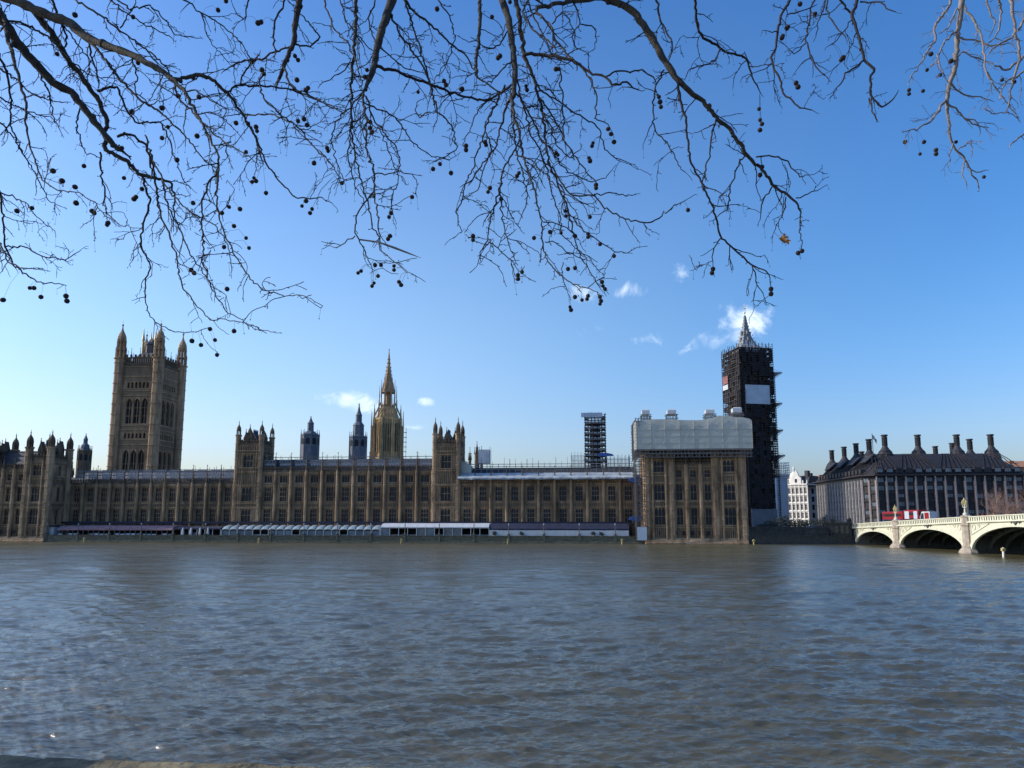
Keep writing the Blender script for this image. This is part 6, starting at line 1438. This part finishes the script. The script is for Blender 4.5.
 [(516,75,2.6),(520,95,2.4),(527,115,2.2),(530,135,2),(540,150,2),(548,172,1.8),(552,195,1.7),(560,215,1.6),(562,235,1.4),(575,248,1.2),(590,258,1.1),(600,272,.9)],
 [(509,30,2),(500,45,1.9),(488,48,1.7),(478,42,1.3)], [(512,60,2),(500,72,1.8),(492,82,1.6),(482,85,1.2)], [(545,6,2),(530,-4,2)], [(572,0,2),(578,12,1.8),(580,24,1.7),(594,28,1.5),(597,40,1.3),(593,50,1)],
 [(580,24,1.6),(572,36,1.5),(576,48,1.3),(586,52,1)], [(552,24,1.8),(562,12,1.6),(570,20,1.5),(575,36,1.2)], [(560,70,2),(562,90,2),(563,115,1.9),(564,140,1.5),(566,150,1.1)],
 [(512,107,2.4),(514,130,2.2),(516,150,2.2),(522,170,2),(528,195,1.8),(524,210,1.4),(520,220,1)], [(486,132,1.8),(492,150,1.8),(482,175,1.6),(478,190,1.5),(470,195,1)], [(515,155,1.8),(532,160,1.7),(548,178,1.6),(560,190,1.5),(575,200,1.3),(588,205,1)],
 [(540,108,2),(552,128,1.9),(556,145,1.7),(570,158,1.5),(580,150,1.1)], [(498,105,2),(490,100,1.9),(478,110,1.6),(472,125,1.4),(465,140,1.2)], [(543,222,1.8),(552,222,1.6),(562,226,1.5),(572,232,1.2)], [(545,242,1.6),(556,243,1.6),(566,252,1.4),(580,258,1.3)],
 [(438,0,1.8),(450,18,1.6),(455,40,1.5),(448,60,1.3),(440,72,1)], [(531,-6,2.4),(522,12,2.4),(533,30,2.2),(548,40,2),(556,50,1.6)],
 [(563,262,1.3),(562,275,1.2),(567,290,1)], [(527,0,2.2),(535,20,2),(545,38,1.8),(552,55,1.8)],
], 'right': [
 [(694,-6,3.2),(695,0,3.1),(697,22,3.1),(699,32,3),(703,38,3),(712,43,3),(720,48,2.9),(728,53,2.6),(737,55,2.6),(747,60,2.4),(750,70,2.2),(752,77,2),(757,85,1.7),(760,92,1.1)], [(720,49,2),(717,57,1.9),(710,64,1.8),(698,66,1.6),(690,69,1.4),(686,77,1)],
 [(792,-6,3.2),(790,0,3.1),(784,10,3),(780,20,3),(777,37,2.9),(776,47,2.8),(771,58,2.7),(774,70,2.6),(780,80,2.5),(783,93,2.3),(790,98,2),(795,104,2),(800,108,1.8),(812,110,1.2)], [(778,32,1.6),(768,31,1)],
 [(857,-6,3.6),(857,0,3.6),(852,17,3.6),(857,32,3.3),(861,45,3.2),(864,60,3.1),(874,69,3.1),(870,80,2.7),(870,92,2.5),(874,100,2.3),(882,107,2.1),(890,102,1.9),(896,95,1.2)], [(869,98,2),(872,108,1.8),(877,120,1.4)], [(864,60,2.3),(856,67,2.1),(845,73,1.9),(842,82,1.7),(836,90,1.1)],
 [(836,-6,2.6),(840,0,2.4),(848,10,2.4),(853,18,2.4)], [(817,-6,2.2),(812,5,2),(809,25,2),(806,42,1.9),(812,57,1.8),(816,67,1.7),(825,75,1.2)], [(806,42,1.6),(800,50,1.4),(794,54,1.2),(787,47,1)], [(812,57,1.4),(803,62,1.2),(798,68,.9)],
 [(860,2,2),(868,3,1.8),(880,2,1.7),(890,10,1.3),(896,12,.9)], [(828,-6,1.8),(826,10,1.7),(833,22,1.6),(842,33,1.4),(846,38,1)], [(787,15,1.6),(798,12,1.5),(810,8,1.3)],
 [(852,20,1.4),(845,30,1.3),(835,42,1.1),(828,46,.8)], [(826,-4,1.5),(820,18,1.4),(816,36,1)], [(1026,133,2.2),(1018,138,1.8),(1010,146,1.2)],
 [(962,-8,5.2),(962,0,5),(959,25,4.7),(957,45,4.5),(956,62,4.5),(953,75,4.2),(949,87,4),(947,100,3.6),(947,112,3.1),(949,128,2.7),(952,142,2.4),(958,152,2.2),(965,160,2),(971,170,1.8),(975,178,1.6),(979,188,1.1)],
 [(946,100,2.8),(938,112,2.5),(930,122,2.2),(920,127,1.8),(907,131,1.1)], [(953,-5,3.2),(948,8,3),(940,18,2.8),(935,27,2.6),(935,42,2.2),(928,50,1.9),(922,62,1.6),(914,72,1.3),(909,81,1)], [(960,3,2.6),(966,9,2.5),(975,22,2.3),(982,37,2.1),(985,55,1.9),(986,70,1.7),(992,84,1.1)],
 [(952,84,2.2),(960,92,1.9),(970,96,1.6),(990,100,1)], [(948,104,2.2),(956,108,2),(964,118,1.8),(972,124,1.6),(986,127,1)], [(957,30,2),(945,40,1.8),(937,55,1.6),(942,70,1.3),(948,82,1)], [(957,38,2),(975,40,1.8),(990,46,1.7),(1005,44,1.3)],
 [(1010,-6,3.4),(1012,10,3.2),(1015,25,3),(1018,45,2.8),(1020,60,2.8),(1014,78,2.4),(1010,95,2),(1008,108,1.4)], [(1024,20,2.6),(1012,38,2.2),(998,45,2),(990,52,1.5)], [(1030,50,3),(1018,62,2.6),(1006,70,2.2),(996,66,1.8)], [(998,-5,2.4),(1002,12,2.1),(999,30,1.8),(992,40,1.3)],
 [(985,-4,2),(990,12,1.8),(995,22,1.6),(992,32,1)], [(1030,66,2.4),(1018,76,2),(1006,82,1.7),(1000,96,1.3)], [(985,70,1.6),(996,88,1.4),(1010,108,1.2),(1018,118,.9)], [(964,118,1.5),(975,120,1.3),(980,130,1)],
 [(953,143,1.5),(949,155,1.3),(950,162,1)], [(958,150,1.4),(972,140,1.2),(972,155,1)], [(965,160,1.4),(962,175,1.2),(967,186,.9)], [(972,170,1.3),(980,172,1.2),(986,170,.8)], [(983,108,1.2),(996,114,1.1),(1008,112,.9),(1017,118,.7)],
 [(955,60,1.8),(962,52,1.6),(978,58,1.4),(990,62,1)], [(957,8,1.8),(950,25,1.6),(942,32,1.3)],
]}
BALLS = [(75,15),(137,57),(138,63),(218,10),(226,1),(133,17),(57,54),(178,96),(199,97),(132,112),(162,108),(168,127),(162,138),(197,136),(236,123),(177,160),(124,178),(84,166),(53,171),(62,181),(75,187),(122,148),(32,208),(17,211),(92,211),(94,213),(107,225),(108,223),(142,189),(136,197),(134,199),(193,203),(222,213),(229,207),(240,209),(234,226),(246,238),(249,248),(224,247),(191,270),(194,273),(227,289),(30,288),(34,288),(41,297),(66,296),(67,301),(3,300),(210,329),(234,331),(192,341),(201,345),(215,340),(217,355),(76,203),
 (258,23),(261,22),(252,62),(264,74),(262,70),(295,56),(298,60),(297,80),(306,90),(308,88),(298,121),(304,119),(307,125),(246,152),(254,178),(252,182),(256,181),(248,124),(256,127),(257,131),(327,148),(328,151),(314,163),(342,183),(437,9),(418,92),(444,81),(446,85),(461,89),(462,89),(370,122),(370,128),(372,132),(352,127),(367,70),(365,77),(440,164),(433,169),(451,173),(466,146),(466,150),(302,206),(312,209),(310,213),(306,201),(266,193),(412,197),(391,213),(389,217),(390,236),(388,239),(375,265),(381,265),(378,276),(358,273),(361,271),(372,286),(374,283),(399,282),(401,285),(394,270),(394,266),
 (492,17),(498,58),(500,56),(510,2),(559,69),(556,69),(526,86),(527,90),(608,129),(611,134),(614,142),(593,143),(592,146),(589,158),(590,161),(558,155),(556,153),(517,176),(519,173),(485,142),(486,145),(596,185),(596,188),(659,97),(660,102),(661,107),(490,188),(488,192),(501,199),(473,236),(473,240),(518,275),(522,272),(518,279),(534,238),(550,232),(561,233),(575,236),(565,211),(566,216),(590,217),(588,234),(588,237),(600,244),(614,256),(568,269),(575,268),(575,297),(582,300),(588,296),(587,299),(600,297),(601,301),(603,286),(605,289),(600,304),(570,307),(571,310),(602,282),(688,210),
 (759,109),(760,120),(762,124),(760,130),(762,167),(760,175),(787,28),(783,36),(788,27),(782,38),(800,4),(815,14),(796,83),(798,87),(841,60),(843,58),(713,269),(712,273),(771,289),(771,294),(798,253),(802,251),
 (931,54),(951,61),(927,70),(940,75),(909,90),(909,94),(923,91),(905,142),(924,142),(936,150),(936,154),(920,154),(956,142),(1002,80),(1014,82),(984,177)]
tr_rng = random.Random(42)
def walk(p0, p1, n, rng, w):  # wiggly subdivision between two traced nodes
    pass
def build_tree(key, base_depth, trunkpos, label, twigm, seed):
    rng = random.Random(seed)
    e = empty('plane_tree', (trunkpos[0], trunkpos[1], H-1.65), 0, label, 'tree', None)
    off = Vector(e.location)
    nodes = []      # (px,py,depth,w,point)
    top = Vector((trunkpos[0], trunkpos[1], H+4.2))
    m_ = MB(); m_.tube([Vector((0, 0, -.3)), Vector((0, 0, .3)), Vector((.03, .02, 2)), top-off], [.48, .36, .30, .22], 12); m_.build('trunk', M['bark'], e, smooth=True)
    nth = 0
    def twig(mb, p, d, L, r, lev):
        k = max(2, int(L/.022)); pts = [p]; rs = [r]
        seg = L/k
        side = 1
        for i in range(k):
            side = -side
            d = (d + Vector((rng.gauss(0, .22), rng.gauss(0, .15), rng.gauss(0, .2)-.045)) + Vector((side*.16, 0, side*.1))).normalized()
            p = p + d*seg; pts.append(p); rs.append(max(r*(1-.45*(i+1)/k), .0020))
            if rng.random() < (.5 if lev else .65):
                dd = (d + Vector((rng.gauss(0, .9), rng.gauss(0, .5), rng.gauss(0, .8)))).normalized()
                if lev > 0 and rng.random() < .42: twig(mb, p, dd, L*rng.uniform(.3, .65), rs[-1]*.8, lev-1)
                else:
                    sl_ = rng.uniform(.006, .022); mb.tube([p, p+dd*sl_*.7, p+dd*sl_], [rs[-1]*.85, rs[-1]*.8, rs[-1]*1.5 if rng.random() < .5 else rs[-1]*.6], 3)
        mb.tube(pts, rs, 3)
        if rng.random() < .25:
            q = p+Vector((rng.uniform(-.01, .01), 0, -rng.uniform(.02, .07))); mb.tube([p, q], .0007, 3); mb.ball(q, .003)
    for ci, ch in enumerate(CH[key]):
        ch = [(x, y, w_*(.70 if w_ < 3 else .70+.2*min(1, (w_-3)/3))) for x, y, w_ in ch]
        # find the connection
        d0 = None
        for nd_ in nodes:
            if math.hypot(nd_[0]-ch[0][0], nd_[1]-ch[0][1]) < 5.5 and (d0 is None or math.hypot(nd_[0]-ch[0][0], nd_[1]-ch[0][1]) < bd): d0 = nd_[2]; bd = math.hypot(nd_[0]-ch[0][0], nd_[1]-ch[0][1])
        conn = d0 is not None
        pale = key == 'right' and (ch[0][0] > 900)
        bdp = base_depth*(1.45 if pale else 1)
        if d0 is None: d0 = bdp*rng.uniform(.92, 1.12)
        drift = rng.uniform(-.0012, .0009)
        pts = []; rs = []; dep = d0; ph = rng.uniform(0, 6); prev = None; cum = 0
        for (x, y, w_) in ch:
            if prev:
                L = math.hypot(x-prev[0], y-prev[1]); n = max(1, int(L/3.2 if w_ < 4 else L/5))
                for i in range(1, n+1):
                    f = i/n; xx = prev[0]+(x-prev[0])*f; yy = prev[1]+(y-prev[1])*f; ww = prev[2]+(w_-prev[2])*f; cum += L/n
                    if i < n:
                        jt = .55 if ww > 4 else .75; xx += rng.gauss(0, jt); yy += rng.gauss(0, jt)
                    dd = dep + cum*drift*4 + .05*math.sin(cum*.02+ph)-.05*math.sin(ph)
                    P_ = PX(xx, yy, dd); ks = 1+.13*math.sin(cum*.55+ph)*math.sin(cum*.21) if ww > 3.5 else 1+.18*rng.random()
                    rr = ww/2*(P_-Vector((0, 0, H))).length/760*ks
                    pts.append(P_); rs.append(rr); nodes.append((xx, yy, dd, ww, P_))
            else:
                P_ = PX(x, y, dep); pts.append(P_); rs.append(w_/2*(P_-Vector((0, 0, H))).length/760); nodes.append((x, y, dep, w_, P_))
            prev = (x, y, w_)
        mb = MB(); loc = [p-off for p in pts]
        mb.tube(loc, rs, 8 if ch[0][2] > 4 else 5)
        for i in range(2, len(loc)-1):            # knuckles and old spur scars
            if rng.random() < (.22 if rs[i] > .012 else .1): mb.ball(loc[i]+Vector((rng.uniform(-.6, .6), 0, rng.uniform(-.6, .6)))*rs[i], rs[i]*rng.uniform(.75, 1.15))
        if not conn and (ch[0][1] <= 5 or ch[0][0] <= 5 or ch[0][0] >= 1020):
            a0 = loc[0]; dirn = (loc[0]-loc[2 if len(loc) > 2 else 1]).normalized()
            t0 = top-off; P1 = t0+Vector((0, 0, 1.2)); P2 = a0+dirn*1.0+Vector((0, -.2, .45)); q = []
            for i in range(13):
                f = i/12; q.append(a0*(1-f)**3+P2*3*f*(1-f)**2+P1*3*f*f*(1-f)+t0*f**3)
            mb.tube(q, [rs[0]+(max(rs[0]*2, .02)-rs[0])*i/12 for i in range(13)], 6)
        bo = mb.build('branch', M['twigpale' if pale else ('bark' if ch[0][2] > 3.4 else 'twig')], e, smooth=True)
        tm = MB()
        dens = .62 if not pale else .6
        for i in range(1, len(pts)-1):
            px_, py_ = ch[0][0], ch[0][1]
            d = (loc[i+1]-loc[i-1]).normalized()
            r_ = rs[i]
            if rng.random() < dens*(.62 if pts[i].x > .12*pts[i].y and not pale else .88):
                dd = (d*rng.uniform(.1, .9) + Vector((rng.gauss(0, .8), rng.gauss(0, .4), rng.gauss(0, .6)-.1))).normalized()
                big = rng.random() < (.42 if r_ > .004 else .3)
                if big: twig(tm, loc[i], dd, rng.uniform(.06, .24)*(1.2 if r_ > .006 else 1), min(max(r_*.7, .0026), .004), 1)
                else:
                    s_ = rng.uniform(.008, .025); r2 = min(r_*.7, .003); tm.tube([loc[i], loc[i]+dd*(r_+s_*.6), loc[i]+dd*(r_+s_)+Vector((rng.gauss(0, .004), 0, rng.gauss(0, .004)))], [r2, r2*.8, r2*1.1], 3)
        twig(tm, loc[-1], (loc[-1]-loc[-2]).normalized(), rng.uniform(.03, .08), rs[-1], 1)
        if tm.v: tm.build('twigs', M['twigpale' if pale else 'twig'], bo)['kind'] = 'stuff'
    # seed balls
    bs = [b for b in BALLS if (key == 'left' and b[0] < 250) or (key == 'centre' and (250 <= b[0] < 700 or b[1] > 165 and b[0] < 900 and b[0] > 700)) or (key == 'right' and b[0] >= 700 and not (b[1] > 165 and b[0] < 900))]
    rest = MB()
    bm_ = MB(); bm_.ball((0, 0, 0), 1, 2); rr = random.Random(3); bm_.v = [tuple(c*(1+rr.uniform(-.09, .09)) for c in v) for v in bm_.v]; bme = bm_.mesh('seed_ball', M['ballm'], True)
    st = MB()
    for k, (x, y) in enumerate(bs):
        best = min((n_ for n_ in nodes if n_[3] < 9), key=lambda n_: math.hypot(n_[0]-x, (n_[1]-y)*(1 if n_[1] < y+2 else 3)))
        P_ = PX(x, y, best[2]); R0 = rng.uniform(1.8, 2.5)*(.82 if x > 900 else 1)*(P_-Vector((0, 0, H))).length/760
        if math.hypot(best[0]-x, best[1]-y) > 4:
            a_ = best[4]-off; b_ = P_-off; mid = a_*.35+b_*.65+Vector((rng.gauss(0, .003), 0, .4*abs(b_.x-a_.x)+.004)); st.tube([a_, a_*.75+mid*.25+Vector((0, 0, .25*abs(b_.x-a_.x))), mid, b_], .0009, 3)
        if k < 100: o = put('seed_ball', bme, e, P_-off); o.scale = (R0, R0, R0*rng.uniform(.9, 1.05)); o.rotation_euler = (rng.uniform(0, 6), rng.uniform(0, 6), 0)
        else: rest.ball(P_-off, R0, 2)
    if st.v: st.build('ball_stalks', M['twig'], e)['kind'] = 'stuff'
    if rest.v: rest.build('seed_balls', M['ballm'], e)['kind'] = 'stuff'
    return e, nodes, off
tL = build_tree('left', 4.6, (-7.6, -1.8), 'bare plane tree reaching in from the left with thick knuckled limbs and hanging seed balls', 'twig', 101)
tC = build_tree('centre', 4.3, (1.6, -3.4), 'bare plane tree overhead in the middle, dense drooping twigs and one long limb arching right', 'twig', 202)
tR = build_tree('right', 4.6, (9.5, -1.2), 'bare plane tree at the upper right with thin pale sunlit twigs', 'twig', 303)
# one dead leaf still hanging, and a few pale withered ones
def leaf(tree, px, py, s, rot, m='leaf'):
    e, nodes, off = tree; best = min(nodes, key=lambda n_: math.hypot(n_[0]-px, n_[1]-py)); P_ = PX(px, py, best[2])-off
    m_ = MB(); pts = [(0, 0), (.25, .12), (.55, .5), (.6, .15), (1, .1), (.75, -.12), (.7, -.5), (.35, -.25), (.1, -.3)]
    vs = [(x*s, .25*s*math.sin(x*5+y*4), y*s) for x, y in pts] + [(.42*s, .2*s, -.02*s)]
    n = len(pts); m_.add(vs, [(i, (i+1) % n, n) for i in range(n)]); m_.add([(v[0], v[1]+.004, v[2]) for v in vs], [((i+1) % n, i, n) for i in range(n)])
    m_.tube([(0, 0, 0), best[4]-off-P_], .0008, 3)
    m_.build('dead_leaf', M[m], e, P_, (0, rot*0, 0))
leaf(tC, 779, 238, .058, 0); leaf(tC, 785, 241, .036, .6)
# one-metre pale dead shoot
e_, nodes_, off_ = tC; b_ = min(nodes_, key=lambda n_: math.hypot(n_[0]-362, n_[1]-238)); m_ = MB()
q = [b_[4]-off_] + [PX(x, y, b_[2]+.01*i)-off_ for i, (x, y) in enumerate(((378, 242), (395, 248), (408, 253), (421, 258)))]; m_.tube(q, [.005, .005, .007, .005, .001], 5); m_.build('pale_shoot', M['twigpale'], e_)
